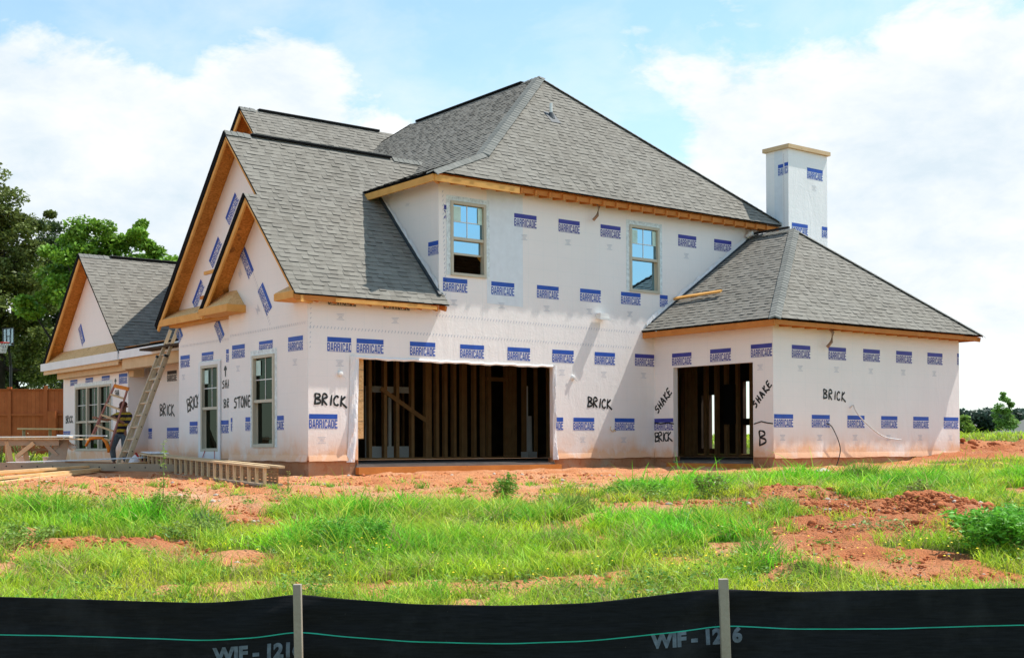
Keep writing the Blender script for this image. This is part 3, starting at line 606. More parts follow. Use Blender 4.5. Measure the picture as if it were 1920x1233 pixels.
board('fascia', (-.40, -.22, 2.95), (2.6, -.22, 2.95), .035, .09, 'lumber_red'); board('fascia', (.45, -.245, 2.94), (2.75, -.245, 2.94), .02, .07); board('rafter_end', (3.0, -.2, 2.94), (3.0, .0, 3.0), .05, .10, 'lumber_red')
for i in range(8): board('rafter_tail', (.1 + .385 * i, -.2, 2.93), (.1 + .385 * i, -.002, 2.99), .04, .10, 'lumber_red')
board('fascia', (8.62, -3.88, 2.70), (8.62, -.02, 2.70), .04, .13, 'lumber_red'); board('fascia', (8.6, -3.86, 2.715), (16.0, -3.86, 2.715), .03, .09, 'lumber_red')
for i in range(17): board('rafter_tail', (9.2 + .41 * i, -3.84, 2.70), (9.2 + .41 * i, -W_ - .003, 2.72), .045, .10, 'lumber_red')
board('hip_rafter_tail', (16.1, -3.88, 2.70), (15.8, -3.58, 2.76), .05, .10, 'lumber_red'); board('fascia', (16.1, -3.84, 2.72), (16.1, 5.9, 2.72), .03, .09, 'lumber_red')
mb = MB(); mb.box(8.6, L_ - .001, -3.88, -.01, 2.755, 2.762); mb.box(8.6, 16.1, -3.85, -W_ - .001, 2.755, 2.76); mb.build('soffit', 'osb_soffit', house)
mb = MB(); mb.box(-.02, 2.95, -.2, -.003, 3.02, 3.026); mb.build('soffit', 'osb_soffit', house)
# rakes: (plane x, apex y, apex z, foot y, slope)
def rake(xr, ya, za, yf, slope, left=True, sub=.05, w=.045, h=.15, mat='lumber', felt=.10, split=None):
    sgn = 1 if yf > ya else -1; L = abs(yf - ya); up = Vector((0, sgn * slope, 1)).normalized()
    a = Vector((xr, ya, za)); b = Vector((xr, yf, za - slope * L))
    if left:
        board('rake_board', a + Vector((.03, 0, 0)) - up * (.03 + h / 2) + (b - a) * .02, b + Vector((.03, 0, 0)) - up * (.03 + h / 2), w, h, mat, up)
        mb = MB(); n = 40      # ragged black underlay folded over the roof edge
        R = random.Random(int(ya * 10)); pr = None
        for i in range(n + 1):
            p = a.lerp(b, i / n); o = Vector((-.012, 0, 0)); q = [p + o + up * .035, p + o - up * (felt + R.uniform(-.012, .012) - .02), p + Vector((.01, 0, 0)) - up * (felt - .02), p + Vector((.01, 0, 0)) + up * .035]
            if pr:
                for k in range(4): mb.face([pr[k], q[k], q[(k + 1) % 4], pr[(k + 1) % 4]])
            pr = q
        mb.build('underlay_edge', 'felt_black', house)
    else:
        board('rake_board', a + Vector((.03, 0, 0)) - up * (.028 + sub / 2) + (b - a) * .01, b + Vector((.03, 0, 0)) - up * (.028 + sub / 2), w, sub, mat, up)
rake(-.4, 1.85, 5.165, 3.97, sl); rake(-.4, 1.85, zr(1.85), -.26, sl, False)
rake(-.11, 3.35, 6.735, 7.0, sl, h=.16, felt=.13); rake(-.11, 3.35, zr(3.35), 1.86, sl, False)
rake(3.3, 9.7, 9.15, 14.1, sl, h=.16); rake(3.3, 9.7, 9.15, 7.2, sl, False, sub=.04)
rake(.6, 14.2, 5.57, 17.28, s5, h=.15, felt=.11); rake(.6, 14.2, 5.57, 11.15, s5, False, sub=.03, mat='felt_black')
mb = MB(); wall(mb, PXp(3.75), [[(-13.8, 5.2), (-5.6, 5.2), (-9.7, 9.05)]]); mb.build('back_gable_wall', 'osb_soffit', house, fix=False)
# pent returns
def pent(name, x0, x1, y0, y1, z0, z1, hip=(0, 0), mat='osb'):
    mb = MB(); mb.mesh([(x0, y0, z0), (x0, y1, z0), (x1, y1 - hip[1], z1), (x1, y0 + hip[0], z1), (x0, y0, z0 - .02), (x0, y1, z0 - .02), (x1, y1, z0 - .02), (x1, y0, z0 - .02)],
                       [(0, 1, 2, 3), (4, 7, 6, 5), (0, 4, 5, 1), (0, 3, 7, 4), (1, 5, 6, 2)]); return mb.build(name, mat, house)
pent('pent_roof', -.09, .288, 3.0, 6.9, 3.10, 3.33); board('pent_fascia', (-.09, 2.95, 3.02), (-.09, 6.95, 3.02), .04, .15); board('pent_ledger', (.16, 3.38, 2.95), (.16, 6.6, 2.95), .2, .07)
pent('return_roof', -.40, -.002, 2.60, 3.93, 3.08, 3.42, (.40, 0)); board('return_fascia', (-.40, 2.58, 3.0), (-.40, 3.95, 3.0), .04, .15); board('return_fascia', (-.38, 2.6, 3.0), (-.0, 2.6, 3.0), .04, .15)
board('return_soffit', (-.2, 2.6, 2.925), (-.2, 3.9, 2.925), .36, .012)
pent('return_roof', -.40, -.002, -.2, .55, 3.08, 3.34, (.36, .3)); board('return_fascia', (-.40, -.2, 3.0), (-.40, .55, 3.0), .04, .13); board('return_fascia', (-.38, .55, 3.0), (-.0, .55, 3.0), .04, .13); board('return_soffit', (-.2, -.2, 2.93), (-.2, .5, 2.93), .36, .012)
board('return_block', (-.3, -.2, 2.93), (.0, -.1, 2.93), .12, .12)
board('lookout', (-.3, 3.2, 4.22 - .35), (.29, 3.2 + .7, 3.87), .05, .05) if False else None
board('stub_board', (.0, 3.75, 3.93), (.0, 4.55, 3.93), .05, .07); board('stub_board', (.0, 4.2, 3.42), (.0, 4.75, 3.42), .05, .07, 'lumber_red')
pent('pent_roof', .62, .998, 11.45, 17.0, 2.70, 3.02, (.3, .2))
board('white_fascia', (.60, 11.2, 2.585), (.60, 17.42, 2.57), .045, .22, 'white_trim'); board('white_fascia', (.63, 6.62, 2.60), (.63, 11.19, 2.59), .045, .21, 'white_trim')
mb = MB(); mb.box(.62, 1.1, 11.2, 16.9, 2.44, 2.47); mb.box(.80, .99, 11.2, 16.6, 2.2, 2.44); mb.box(.63, .66, 11.3, 17.3, 2.35, 2.46); mb.build('porch_soffit', 'lumber_pale', house)
mb = MB(); mb.box(.70, .95, 6.62, 11.19, 2.22, 2.50); mb.box(.95, 2.4, 6.62, 11.4, 2.52, 2.55); mb.build('porch_beam', 'lumber_pale', house)
mb = MB(); mb.box(1.01, 1.3, 11.2, 11.53, 2.05, 2.5); mb.build('beam_bracket', 'lumber_pale', house)
for i in range(4):
    board('porch_deck_board', (.80 + .02 * i, 7.6 + .9 * i, 2.785), (.84 + .02 * i, 8.5 + .9 * i, 2.80), .26, .02, 'lumber_red' if i % 2 else 'lumber_grey')

# ---- chimney
CX0, CX1, CY0, CY1 = 13.0, 14.5, -.62, .09
def marks_chim(mb): pass
mb = MB(); Tc = PYp(CY0); wall(mb, Tc, [[(CX0 + .103, 3.8), (CX1, 3.8), (CX1, 7.5), (CX0 + .103, 7.5)]], t=.1); mb.face([Tc(a, 0, z) for a, z in ((CX0, 3.8), (CX0 + .103, 3.8), (CX0 + .103, 7.5), (CX0, 7.5))])
logo(mb, Tc, 13.72, 7.12, 1, gi=3); logo(mb, Tc, 13.12, 5.68, 1, fine=False); logo(mb, Tc, 14.28, 5.70, 1, 0, .36, fine=False)
Td = PXp(CX0); wall(mb, Td, [[(-CY1, 3.8), (-CY0 - .002, 3.8), (-CY0 - .002, 7.5), (-CY1, 7.5)]], t=.1); logo(mb, Td, .30, 7.14, 1, 0, .27, fine=False); logo(mb, Td, .22, 7.16, 1, .5, .71, fine=False, w=.56)
stitch(mb, Td, .46, 5.2, .46, 7.4, 3, .06, .05); mb.face([Td(a, .002, z) for a, z in ((.18, 4.5), (.44, 4.5), (.44, 7.48), (.18, 7.48))], 8)
mb.box(CX0 + .1, CX1 - .002, CY1 - .1, CY1, 3.8, 7.5, 0); mb.box(CX1 - .1, CX1 - .001, CY0 + .1, CY1 - .1, 3.8, 7.5, 0)
mb.build('chimney', ['wrap_fresh', 'print_blue', 'print_indigo', 'print_grey', 'print_dark', 'print_ghost', 'paint_black', 'wrap_fresh', 'patch_blue'], house, fix=False)
mb = MB(); mb.box(CX0 - .07, CX1 + .06, CY0 - .07, CY1 + .06, 7.503, 7.60); mb.build('chimney_cap', 'lumber_pale', house)

# ---- small things on the walls and roof
mb = MB(); mb.tube([(7.42, 1.80, 7.86), (7.42, 1.80, 8.22)], .035, 8); mb.build('vent_pipe', 'plastic_white', house)
mb = MB(); mb.tube([(7.42, 1.80, 7.84), (7.42, 1.80, 8.0)], [.11, .05], 10); mb.beam((7.42, 1.60, 7.72), (7.42, 1.9, 8.03), .3, .012, up=(0, -1.04, 1)); mb.build('vent_boot', 'flashing', house)
for (x, y, z) in ((7.13, -.16, 5.52), (10.72, -W_ - .16, 2.66)):
    mb = MB(); mb.tube([(x, y + .08, z + .08), (x + .01, y - .02, z - .05), (x - .02, y - .0, z - .25), (x - .10, y + .05, z - .36)], .035, 8); mb.build('dangling_duct', 'duct', house, smooth=True)
mb = MB(); mb.beam((7.16, -.11, 3.06), (7.42, -.11, 3.05), .16, .12); mb.beam((7.14, -.17, 3.0), (7.46, -.2, 2.99), .03, .05); mb.build('light_fixture_box', 'plastic_white', house)
for (x, z) in ((.68, 1.58), (6.5, 1.68)):
    mb = MB(); mb.tube([(x, 0, z), (x, -.05, z), (x, -.06, z)], [.06, .05, .02], 8); mb.beam((x, -.03, z), (x + .1, -.06, z - .09), .008, .008); mb.beam((x, -.03, z), (x - .02, -.05, z + .16), .008, .008); mb.build('junction_box', 'plastic_white', house)
mb = MB(); mb.tube([(7.6, -.02, .62), (7.55, -.06, .55), (7.62, -.08, .5), (7.7, -.03, .56), (7.76, -.01, .52)], .012, 5); mb.build('wire_stub', 'lumber_pale', house)
def hose(name, pts, r, mat):
    P = [Vector(p) for p in pts]; Q = []
    for i in range(len(P) - 1):
        p0, p1, p2, p3 = P[max(i - 1, 0)], P[i], P[i + 1], P[min(i + 2, len(P) - 1)]
        for k in range(8):
            t = k / 8; Q.append(.5 * ((2 * p1) + (p2 - p0) * t + (2 * p0 - 5 * p1 + 4 * p2 - p3) * t * t + (3 * p1 - p0 - 3 * p2 + p3) * t ** 3))
    mb = MB(); mb.tube(Q + [P[-1]], r, 6); return mb.build(name, mat, house, smooth=True)
hose('white_conduit', [(11.53, -W_, 1.0), (11.55, -W_ - .08, 1.06), (11.6, -W_ - .1, .94), (11.9, -W_ - .14, .68), (12.5, -W_ - .16, .38), (13.27, -W_ - .1, .30)], .014, 'cable_white')
hose('black_cable', [(10.72, -W_, .66), (10.85, -W_ - .06, .56), (11.05, -W_ - .1, .15), (10.98, -W_ - .1, -.15), (10.85, -W_ - .12, -.32)], .011, 'cable_black')
# loose flaps of wrap at the garage opening
for (xa, xb, seed) in ((.90, 1.10, 2), (5.93, 6.06, 4)):
    mb = MB(); R = random.Random(seed); n = 22; pv = None
    for i in range(n + 1):
        z = 1.93 - (1.93 + .10) * i / n; t = i / n; bul = .05 + .05 * math.sin(t * 9 + seed) * t + .04 * t
        xl = xa - (.08 * t * t if seed == 2 else 0); xr_ = xb - (.1 * t * t if seed == 2 else -.02 * t) - (.06 * math.sin(t * 3.2) if seed == 4 else 0)
        row = [Vector((xl + (xr_ - xl) * k / 5, -.006 - bul * math.sin(math.pi * (k + .2) / 5.2) * (.6 + .4 * math.sin(i * .8 + k * 1.3)), z)) for k in range(6)]
        if pv:
            for k in range(5): mb.face([pv[k], row[k], row[k + 1], pv[k + 1]])
        pv = row
    mb.build('wrap_flap', 'wrap_loose', house, smooth=True, fix=False)
mb = MB(); n = 40; pv = None
for i in range(n + 1):
    x = 1.0 + 5.0 * i / n; s_ = .005 * math.sin(i * .7) + .005 * math.sin(i * 1.9) - .012 * (1 - (i / n - .5) ** 2 * 4) * .3
    row = [Vector((x, -.006, 1.93 + s_)), Vector((x, -.03, 1.905 + s_)), Vector((x, -.012, 1.875 + s_ * 1.5)), Vector((x, .05, 1.88 + s_))]
    if pv:
        for k in range(3): mb.face([pv[k], row[k], row[k + 1], pv[k + 1]])
    pv = row
mb.build('wrap_hem', 'wrap_fresh', house, smooth=True, fix=False)
# loose bottom hem of the wrap
for (T, a0, a1, zz) in ((T0, .01, .98, zb), (T0, 6.05, 8.95, zb), (T2, .02, .6, zb), (T3, 9.0, 15.74, zb), (T5, -3.35, -.01, zb)):
    mb = MB(); n = int((a1 - a0) * 10) + 2; pv = None
    for i in range(n + 1):
        a = a0 + (a1 - a0) * i / n; w_ = .007 * math.sin(a * 3.1) + .004 * math.sin(a * 11)
        row = [T(a, .004, zz + .10), T(a, .016 + w_ * .3, zz + .03), T(a, .022 + w_ * .5, zz - .02 + w_)]
        if pv:
            for k in range(2): mb.face([pv[k], row[k], row[k + 1], pv[k + 1]])
        pv = row
    mb.build('wrap_hem', 'wrap', house, smooth=True, fix=False)

# ---- inside: studs, plates, sheathing, ceiling
mb = MB(); mb.box(.3, 8.8, .15, 9, 2.55, 2.6); mb.box(9.15, 15.6, -3.3, 9, 2.55, 2.6); mb.build('ceiling', 'shaded_sheathing', house)
mb = MB(); mb.box(1.75, 15.7, 8.9, 9, -.5, 2.7); mb.box(.44, .5, 3.4, 6.45, -.5, 2.7); mb.build('rear_wall', 'shaded_sheathing', house)
mb = MB(); mb.box(1.0, 1.30, .16, .175, .35, 1.95); 
mb.build('sheathing_panel', 'osb', house)
mb = MB()
for z in (.68, 1.08, 1.28, 1.68): mb.box(1.0, 1.302, .157, .159, z, z + .008)
mb.build('panel_marks', 'print_dark', house)
sx_ = [3.45, 4.08, 4.5, 4.84, 5.27, 5.68, 5.77, 5.99, 6.24, 6.51, 6.76, 6.83, 7.12, 7.39, 7.58, 8.13, 8.22, 8.31, 8.40, 8.72]
for x in sx_: board('stud', (x, 4.5, -.1), (x, 4.5, 2.55), .085 if x not in (8.13, 8.22, 8.31, 8.4) else .075, .12, 'stud', (0, 1, 0))
for x in (4.3, 5.1, 6.0, 6.9, 7.7, 8.5): board('stud', (x, 7.4, -.1), (x, 7.4, 2.55), .05, .09, 'stud', (0, 1, 0))
for y in (4.1, 3.6, 3.2, 2.8, 2.4, 1.9, 1.4): board('stud', (8.78, y, -.1), (8.78, y, 2.55), .09, .05, 'stud', (0, 1, 0))
board('brace', (4.35, 4.42, 1.56), (5.66, 4.42, .80), .03, .10, 'stud'); board('door_header', (7.5, 4.5, 1.88), (8.1, 4.5, 1.88), .1, .1, 'stud'); board('wall_plate', (.6, 4.5, -.09), (8.7, 4.5, -.09), .1, .05, 'stud')
# glazed double door leaning behind the studs
mb = MB()
for (a, b, c, d) in ((4.35, 4.43, 0, 1.75), (5.0, 5.08, 0, 1.75), (5.65, 5.73, 0, 1.75), (4.43, 5.0, 1.6, 1.75), (5.08, 5.65, 1.6, 1.75), (4.43, 5.0, 0, .3), (5.08, 5.65, 0, .3)): mb.box(a, b, 5.1, 5.14, c - .1, d - .1)
mb.build('stored_door', 'window_white', house)
for (y, w_) in ((2.75, .08), (2.38, .1), (2.24, .1), (2.10, .08), (1.7, .1), (1.33, .1), (1.0, .09), (.62, .08), (.15, .1), (-.4, .09), (3.2, .09)): board('stud', (12.5, y, -.1), (12.5, y, 2.55), w_, .1, 'stud', (1, 0, 0))
for y in (5.4, 6.0, 6.6, 2.4, 1.8): board('stud', (15.4, y, -.1), (15.4, y, 2.55), .05, .1, 'stud', (1, 0, 0))
board('wall_plate', (12.5, -3.3, -.09), (12.5, 8.5, -.09), .1, .05, 'stud')
mb = MB(); mb.box(12.36, 12.44, .64, .98, .72, 1.72); mb.build('electrical_panel', 'plastic_black', house)
mb = MB(); mb.box(8.3, 8.7, 3.95, 4.1, -.1, .05); mb.tube([(8.5, 4.0, .05), (8.52, 4.02, .95)], [.07, .05], 8); mb.tube([(8.35, 3.9, -.1), (8.35, 3.9, 1.7)], .02, 6); mb.build('pipe_rough_in', 'plastic_white', house)

# ---------------------------------------------------------------- board lying on the wing roof
mb = MB(); mb.beam((9.63, -.02, 3.62), (9.70, -1.42, 3.66), .09, .04, up=(-.667, 0, 1)); o = mb.build('loose_board', 'lumber'); tag(o, 'short pale board lying on the grey shingles of the right wing roof', 'board')

# ---------------------------------------------------------------- ground
_g = np.random.default_rng(11).random((64, 64))
def vnoise(x, y, sc):
    x = np.asarray(x, float) * sc + 100.37; y = np.asarray(y, float) * sc + 57.11; xi = np.floor(x).astype(int); yi = np.floor(y).astype(int); fx = x - xi; fy = y - yi
    fx = fx * fx * (3 - 2 * fx); fy = fy * fy * (3 - 2 * fy); g = lambda a, b: _g[a % 64, b % 64]
    return (g(xi, yi) * (1 - fx) + g(xi + 1, yi) * fx) * (1 - fy) + (g(xi, yi + 1) * (1 - fx) + g(xi + 1, yi + 1) * fx) * fy
def fbm(x, y, sc, o=4):
    t = 0; a = 1; s_ = 0
    for i in range(o): t = t + a * vnoise(x + i * 13.7, y - i * 7.3, sc * 2 ** i); s_ += a; a *= .5
    return t / s_
def gauss(s, d, cs, cd_, rs, rd): return np.exp(-((s - cs) / rs) ** 2 - ((d - cd_) / rd) ** 2)
def to_sd(x, y): return (x - CP.x) * .789 - (y - CP.y) * .6143, (x - CP.x) * .6143 + (y - CP.y) * .789
def gz(s, d):
    s = np.asarray(s, float); d = np.asarray(d, float)
    z = np.interp(d, [-50, 5, 8, 11, 14, 17, 20, 22.5, 26, 36, 45], [-1.3, -1.2, -1.13, -1.0, -.80, -.60, -.44, -.37, -.31, -.31, -.25])
    r = 1 / (1 + np.exp(-(s - 8.5) / 1.2)); hi = np.interp(d, [0, 20, 28, 34, 40, 60, 120, 300, 3000], [0, .10, .18, .42, .62, .82, 1.2, 2.6, 12]); z = z + r * hi
    l = 1 - r; z = z + l * np.interp(d, [0, 38, 50, 80, 300, 3000], [0, 0, .2, .4, 1.5, 8])
    near = np.clip((60 - d) / 20, 0, 1)
    z = z + near * .10 * (fbm(s, d, .35) - .5) * np.clip((28 - d) / 6, .2, 1)
    # spoil heaps
    z = z + .19 * gauss(s, d, 5.3, 15.8, .6, .6) + .22 * gauss(s, d, 3.9, 17.6, .8, .35) + .10 * gauss(s, d, 4.2, 16, 1.5, 1.0) + .16 * gauss(s, d, 2.7, 11.3, .35, .3) + .09 * gauss(s, d, -4.0, 13.2, .5, .4) + .12 * gauss(s, d, -2.1, 13.6, .3, .4)
    z = z + r * .28 * np.clip((fbm(s, d, 1.1) - .45) * 3, 0, 1) * np.exp(-((d - 33) / 4.0) ** 2)
    return z
def bare(s, d):      # 0 = grass, 1 = bare clay
    n = fbm(s, d, .9, 5) - .5; n2 = fbm(s + 50, d, .35, 3) - .5
    b = np.interp(s, [-9, -6, -3.2, -1.4, 0, 1.2, 3, 5, 7, 9, 30], [17.0, 17.0, 16.2, 17.4, 17.4, 18.2, 20.6, 21.6, 23.6, 27.0, 28.5])
    m = np.clip((d - b + n * 3.5 + n2 * 2) * 1.1 + .5, 0, 1)
    p = 1.4 * gauss(s, d, 3.9, 15.0, 1.85, 2.9) + .9 * gauss(s, d, 5.45, 15.8, .75, .8) + 1.0 * gauss(s, d, -2.7, 15.0, .8, 1.4) + 1.05 * gauss(s, d, -4.0, 13.2, .8, .8) + .85 * gauss(s, d, -5.4, 13.9, 1.1, .6) + .85 * gauss(s, d, -6.0, 15.4, 1.2, .6) + .65 * gauss(s, d, 1.8, 16.2, .9, .6) + .7 * gauss(s, d, -4.6, 11.4, .9, .5) + .7 * gauss(s, d, -3.0, 12.4, .6, .4) + .5 * gauss(s, d, .4, 12.6, .5, .35) + .8 * gauss(s, d, -2.0, 13.4, .4, .8) + .8 * gauss(s, d, 2.8, 11.4, .6, .45) + .8 * gauss(s, d, 3.3, 12.4, .9, .6) + .7 * gauss(s, d, -5.6, 14.4, .6, .5) + .45 * gauss(s, d, 0.9, 16.6, 1.2, .35) + .35 * gauss(s, d, -1.5, 10.9, .6, .3)
    m = np.maximum(m, np.clip((p + n * 4.2 + n2 * .8 - .42) * 2.2, 0, 1))
    far = np.clip((d - 37.5 + n * 3) * .6, 0, 1); lf = np.clip((d - 36 + n * 4) * .6, 0, 1); m = m * (1 - np.where(s > 5, far, lf))
    return np.clip(m, 0, 1)
# sheet: fine near, coarse far
ds = np.concatenate([np.arange(3, 24, .075), np.arange(24, 42, .2), np.arange(42, 90, 1.5), np.geomspace(90, 2500, 24)]); ds = np.concatenate([[-40, -10], ds])
us = np.concatenate([[-2.5, -1.4, -.9], np.linspace(-.5, .5, 340), [.9, 1.4, 2.5]])
DD, UU = np.meshgrid(ds, us, indexing='ij'); SS = UU * np.maximum(np.abs(DD), 12); ZZ = gz(SS, DD); BB = bare(SS, DD)
rough = (fbm(SS, DD, 2.6, 5) - .5) * .16 + (fbm(SS + 9, DD, 9, 4) - .5) * .08 * (.5 + gauss(SS, DD, 4.3, 15.4, 2, 2.5)); ZZ = ZZ + BB * rough * np.clip((40 - DD) / 10, 0, 1)
Vg = np.stack([CP.x + .789 * SS + .6143 * DD, CP.y - .6143 * SS + .789 * DD, ZZ], -1).reshape(-1, 3)
n0, n1_ = DD.shape; idx = np.arange(n0 * n1_).reshape(n0, n1_); Fg = np.stack([idx[:-1, :-1], idx[:-1, 1:], idx[1:, 1:], idx[1:, :-1]], -1).reshape(-1, 4)
m = MatB('ground', (.5, .25, .13), .95, .1); co = m.coord('Object'); a = m.attr('Col'); sr = m.n('ShaderNodeSeparateColor'); m.l(a, sr.inputs[0])
n_ = m.noise(co, .7, 8, .62); nf = m.noise(co, 9, 6, .65); c = m.ramp(n_, [(.25, (.60, .205, .08)), (.42, (.70, .275, .115)), (.56, (.76, .36, .18)), (.75, (.80, .48, .30))]); c = m.mix(m.mr(nf, .5, .68, 0, .3), c, (.50, .18, .08)); c = m.mix(m.math('MULTIPLY', sr.outputs[2], .7), c, (.46, .14, .055))
pv_ = m.n('ShaderNodeTexVoronoi'); pv_.inputs['Scale'].default_value = 16; m.l(co, pv_.inputs['Vector']); c = m.mix(m.mr(pv_.outputs['Distance'], .06, .13, .5, 0), c, (.70, .58, .46))
gc = m.ramp(m.noise(co, 2.2, 6), [(.3, (.09, .13, .018)), (.55, (.17, .20, .04)), (.75, (.30, .21, .09))]); fc = m.math('ADD', sr.outputs[0], m.math('MULTIPLY_ADD', nf, .6, -.3))
gc = m.mix(sr.outputs[1], gc, (.09, .16, .025)); c = m.mix(m.mr(fc, .35, .6, 1, 0), c, gc); m.col(c)
m.bump(m.math('ADD', nf, m.math('MULTIPLY', m.noise(co, 34, 4), .6)), 1.0, .11)
gcol = np.zeros((n0 * n1_, 3), np.float32); gcol[:, 0] = BB.ravel(); gcol[:, 1] = np.clip((DD.ravel() - 40) / 20, 0, 1); gcol[:, 2] = np.clip((1.3 * gauss(SS, DD, 4.3, 15.0, 2.1, 3.6) + gauss(SS, DD, -2.7, 15, 1.2, 1.5) + gauss(SS, DD, -4, 13.2, 1, 1) + np.exp(-((DD - 32) / 6) ** 2) * (SS > 9)) * (.45 + 1.0 * fbm(SS, DD, 2.2, 4)), 0, 1).ravel()
tag(npmesh('ground', Vg, Fg, 'ground', col=gcol, smooth=True), kind='structure')
def at_ground(s, d, dz=0): return site(s, d, float(gz(s, d)) + dz)

# ---------------------------------------------------------------- grass (blade meshes)
m = MatB('grass', (.1, .2, .03), .55, .3); m.b.inputs['Base Color'].default_value = (1, 1, 1, 1); m.l(m.attr('Col'), m.b.inputs['Base Color'])
tr = m.n('ShaderNodeBsdfTranslucent'); m.l(m.attr('Col'), tr.inputs[0]); ms = m.n('ShaderNodeMixShader'); ms.inputs[0].default_value = .38; o_ = [x for x in m.nt.nodes if x.type == 'OUTPUT_MATERIAL'][0]
m.l(m.b.outputs[0], ms.inputs[1]); m.l(tr.outputs[0], ms.inputs[2]); m.l(ms.outputs[0], o_.inputs[0])
def blades(bx, by, bz, h, w, lean, colr, r):
    n = len(bx); az = r.random(n) * 2 * np.pi; la = r.random(n) * 2 * np.pi; V = np.zeros((n, 7, 3), np.float32); px, py = np.cos(az), np.sin(az); lx, ly = np.cos(la) * lean * h, np.sin(la) * lean * h
    for k, (t, wd) in enumerate(((0, 1), (.4, .9), (.75, .6), (1, 0))):
        cx = bx + lx * t * t; cy = by + ly * t * t; cz = bz + h * (t - .35 * lean * t * t)
        if k < 3:
            V[:, 2 * k] = np.stack([cx - px * w * wd, cy - py * w * wd, cz], 1); V[:, 2 * k + 1] = np.stack([cx + px * w * wd, cy + py * w * wd, cz], 1)
        else: V[:, 6] = np.stack([cx, cy, cz], 1)
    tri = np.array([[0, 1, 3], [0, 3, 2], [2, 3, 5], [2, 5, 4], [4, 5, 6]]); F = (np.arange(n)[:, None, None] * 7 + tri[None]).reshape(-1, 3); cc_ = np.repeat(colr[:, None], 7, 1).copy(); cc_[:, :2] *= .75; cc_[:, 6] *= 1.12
    return V.reshape(-1, 3), F, cc_.reshape(-1, 3)
LUSH = [(-1.6, 12.9, 1.0, .8), (-.6, 13.6, 1.4, .8), (-2.0, 13.4, .5, .5), (-1.5, 15.6, 1.3, .8), (-5.3, 12.6, .8, .8), (2.0, 13.8, 1.0, .9), (1.2, 14.8, .8, .6), (2.3, 18.3, .9, .5), (4.2, 19.6, 1.2, .6), (6.3, 19.5, 1.6, 1.4), (0.2, 15.2, .7, .5), (2.4, 11.6, .3, .4), (-4.2, 15.2, .9, .5), (-6.0, 16, 1.0, .6), (3.6, 16.4, .35, .3)]
def grass_patch(n, d0, d1, hw, seed, hs=1, wmul=1, smin=None, smax=None):
    r = np.random.default_rng(seed); d = np.sqrt(r.random(n) * (d1 ** 2 - d0 ** 2) + d0 ** 2); s = (r.random(n) * 2 - 1) * hw * d
    if smin is not None: k = s > smin; d, s = d[k], s[k]
    if smax is not None: k = s < smax; d, s = d[k], s[k]
    b = bare(s, d); cl = fbm(s + 20, d + 5, 2.6, 3); keep = r.random(len(s)) < np.clip((1 - b * 1.02) * np.clip(2.6 * cl - .35, .12, 1.3), 0.004, 1); s, d, cl = s[keep], d[keep], cl[keep]
    lush = np.zeros(len(s))
    for a, c_, ra, rb in LUSH: lush = np.maximum(lush, gauss(s, d, a, c_, ra, rb))
    lush = np.clip(lush + (fbm(s, d, .8, 3) - .5) * 1.8, 0, 1)
    h = (.045 + .12 * r.random(len(s)) ** 1.5 + .38 * lush * (.35 + .65 * r.random(len(s))) * (cl * 1.4)) * hs; tall = r.random(len(s)) < .02; h[tall] *= 1.9
    w = (.0024 + .0036 * r.random(len(s)) ** 2 + .0020 * lush) * wmul * (d / 13)
    base = np.array([.55, .66, .045]) * (1 - lush[:, None]) + np.array([.19, .58, .03]) * lush[:, None]
    v = (fbm(s + 3, d + 77, 1.7, 3) - .5)[:, None]; base = base * (1 + v * np.array([1.2, .7, .3])) * (.5 + .95 * r.random((len(s), 1)))
    dry = r.random(len(s)) < (.09 * (1 - lush) + .02 + .12 * np.clip((fbm(s - 30, d, 1.1, 3) - .52) * 8, 0, 1)); base[dry] = np.array([.50, .40, .18]) * (.6 + .5 * r.random((dry.sum(), 1)))
    x = CP.x + .789 * s + .6143 * d; y = CP.y - .6143 * s + .789 * d; return blades(x, y, gz(s, d) - .01, h, w, .25 + .85 * r.random(len(s)), np.clip(base, 0, 1), r)
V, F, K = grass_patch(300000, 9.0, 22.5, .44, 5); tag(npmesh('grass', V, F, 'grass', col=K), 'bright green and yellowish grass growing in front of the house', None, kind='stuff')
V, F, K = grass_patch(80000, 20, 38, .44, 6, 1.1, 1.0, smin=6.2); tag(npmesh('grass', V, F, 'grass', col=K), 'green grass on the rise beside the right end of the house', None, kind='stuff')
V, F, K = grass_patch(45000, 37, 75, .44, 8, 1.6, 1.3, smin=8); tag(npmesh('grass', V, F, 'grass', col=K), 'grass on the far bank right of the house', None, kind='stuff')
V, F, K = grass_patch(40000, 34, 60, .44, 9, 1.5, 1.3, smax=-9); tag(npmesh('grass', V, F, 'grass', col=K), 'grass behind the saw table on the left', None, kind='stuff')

r = np.random.default_rng(77); nt_ = 5200; d = np.sqrt(r.random(nt_) * (21 ** 2 - 9.6 ** 2) + 9.6 ** 2); s = (r.random(nt_) * 2 - 1) * .44 * d; b = bare(s, d); k = (r.random(nt_) < np.where(b > .5, .10, 1.0) * np.clip(fbm(s, d, 1.3, 3) * 3.2 - 1.1, 0, 1)); s, d, b = s[k], d[k], b[k]
lu = np.zeros(len(s))
for a, c_, ra, rb in LUSH: lu = np.maximum(lu, gauss(s, d, a, c_, ra * 1.2, rb * 1.2))
kb = 34; hh = (.12 + .20 * r.random(len(s)) ** 1.3 + .34 * lu * r.random(len(s))) * np.where(b > .5, .6, 1); rad = .02 + .09 * r.random(len(s)); tone = r.random((len(s), 1)); bc = np.array([.56, .62, .07]) * tone + np.array([.14, .44, .03]) * (1 - tone); bc[r.random(len(s)) < .10] = (.50, .40, .17)
S2 = np.repeat(s, kb) + r.normal(size=len(s) * kb) * np.repeat(rad, kb); D2 = np.repeat(d, kb) + r.normal(size=len(s) * kb) * np.repeat(rad, kb)
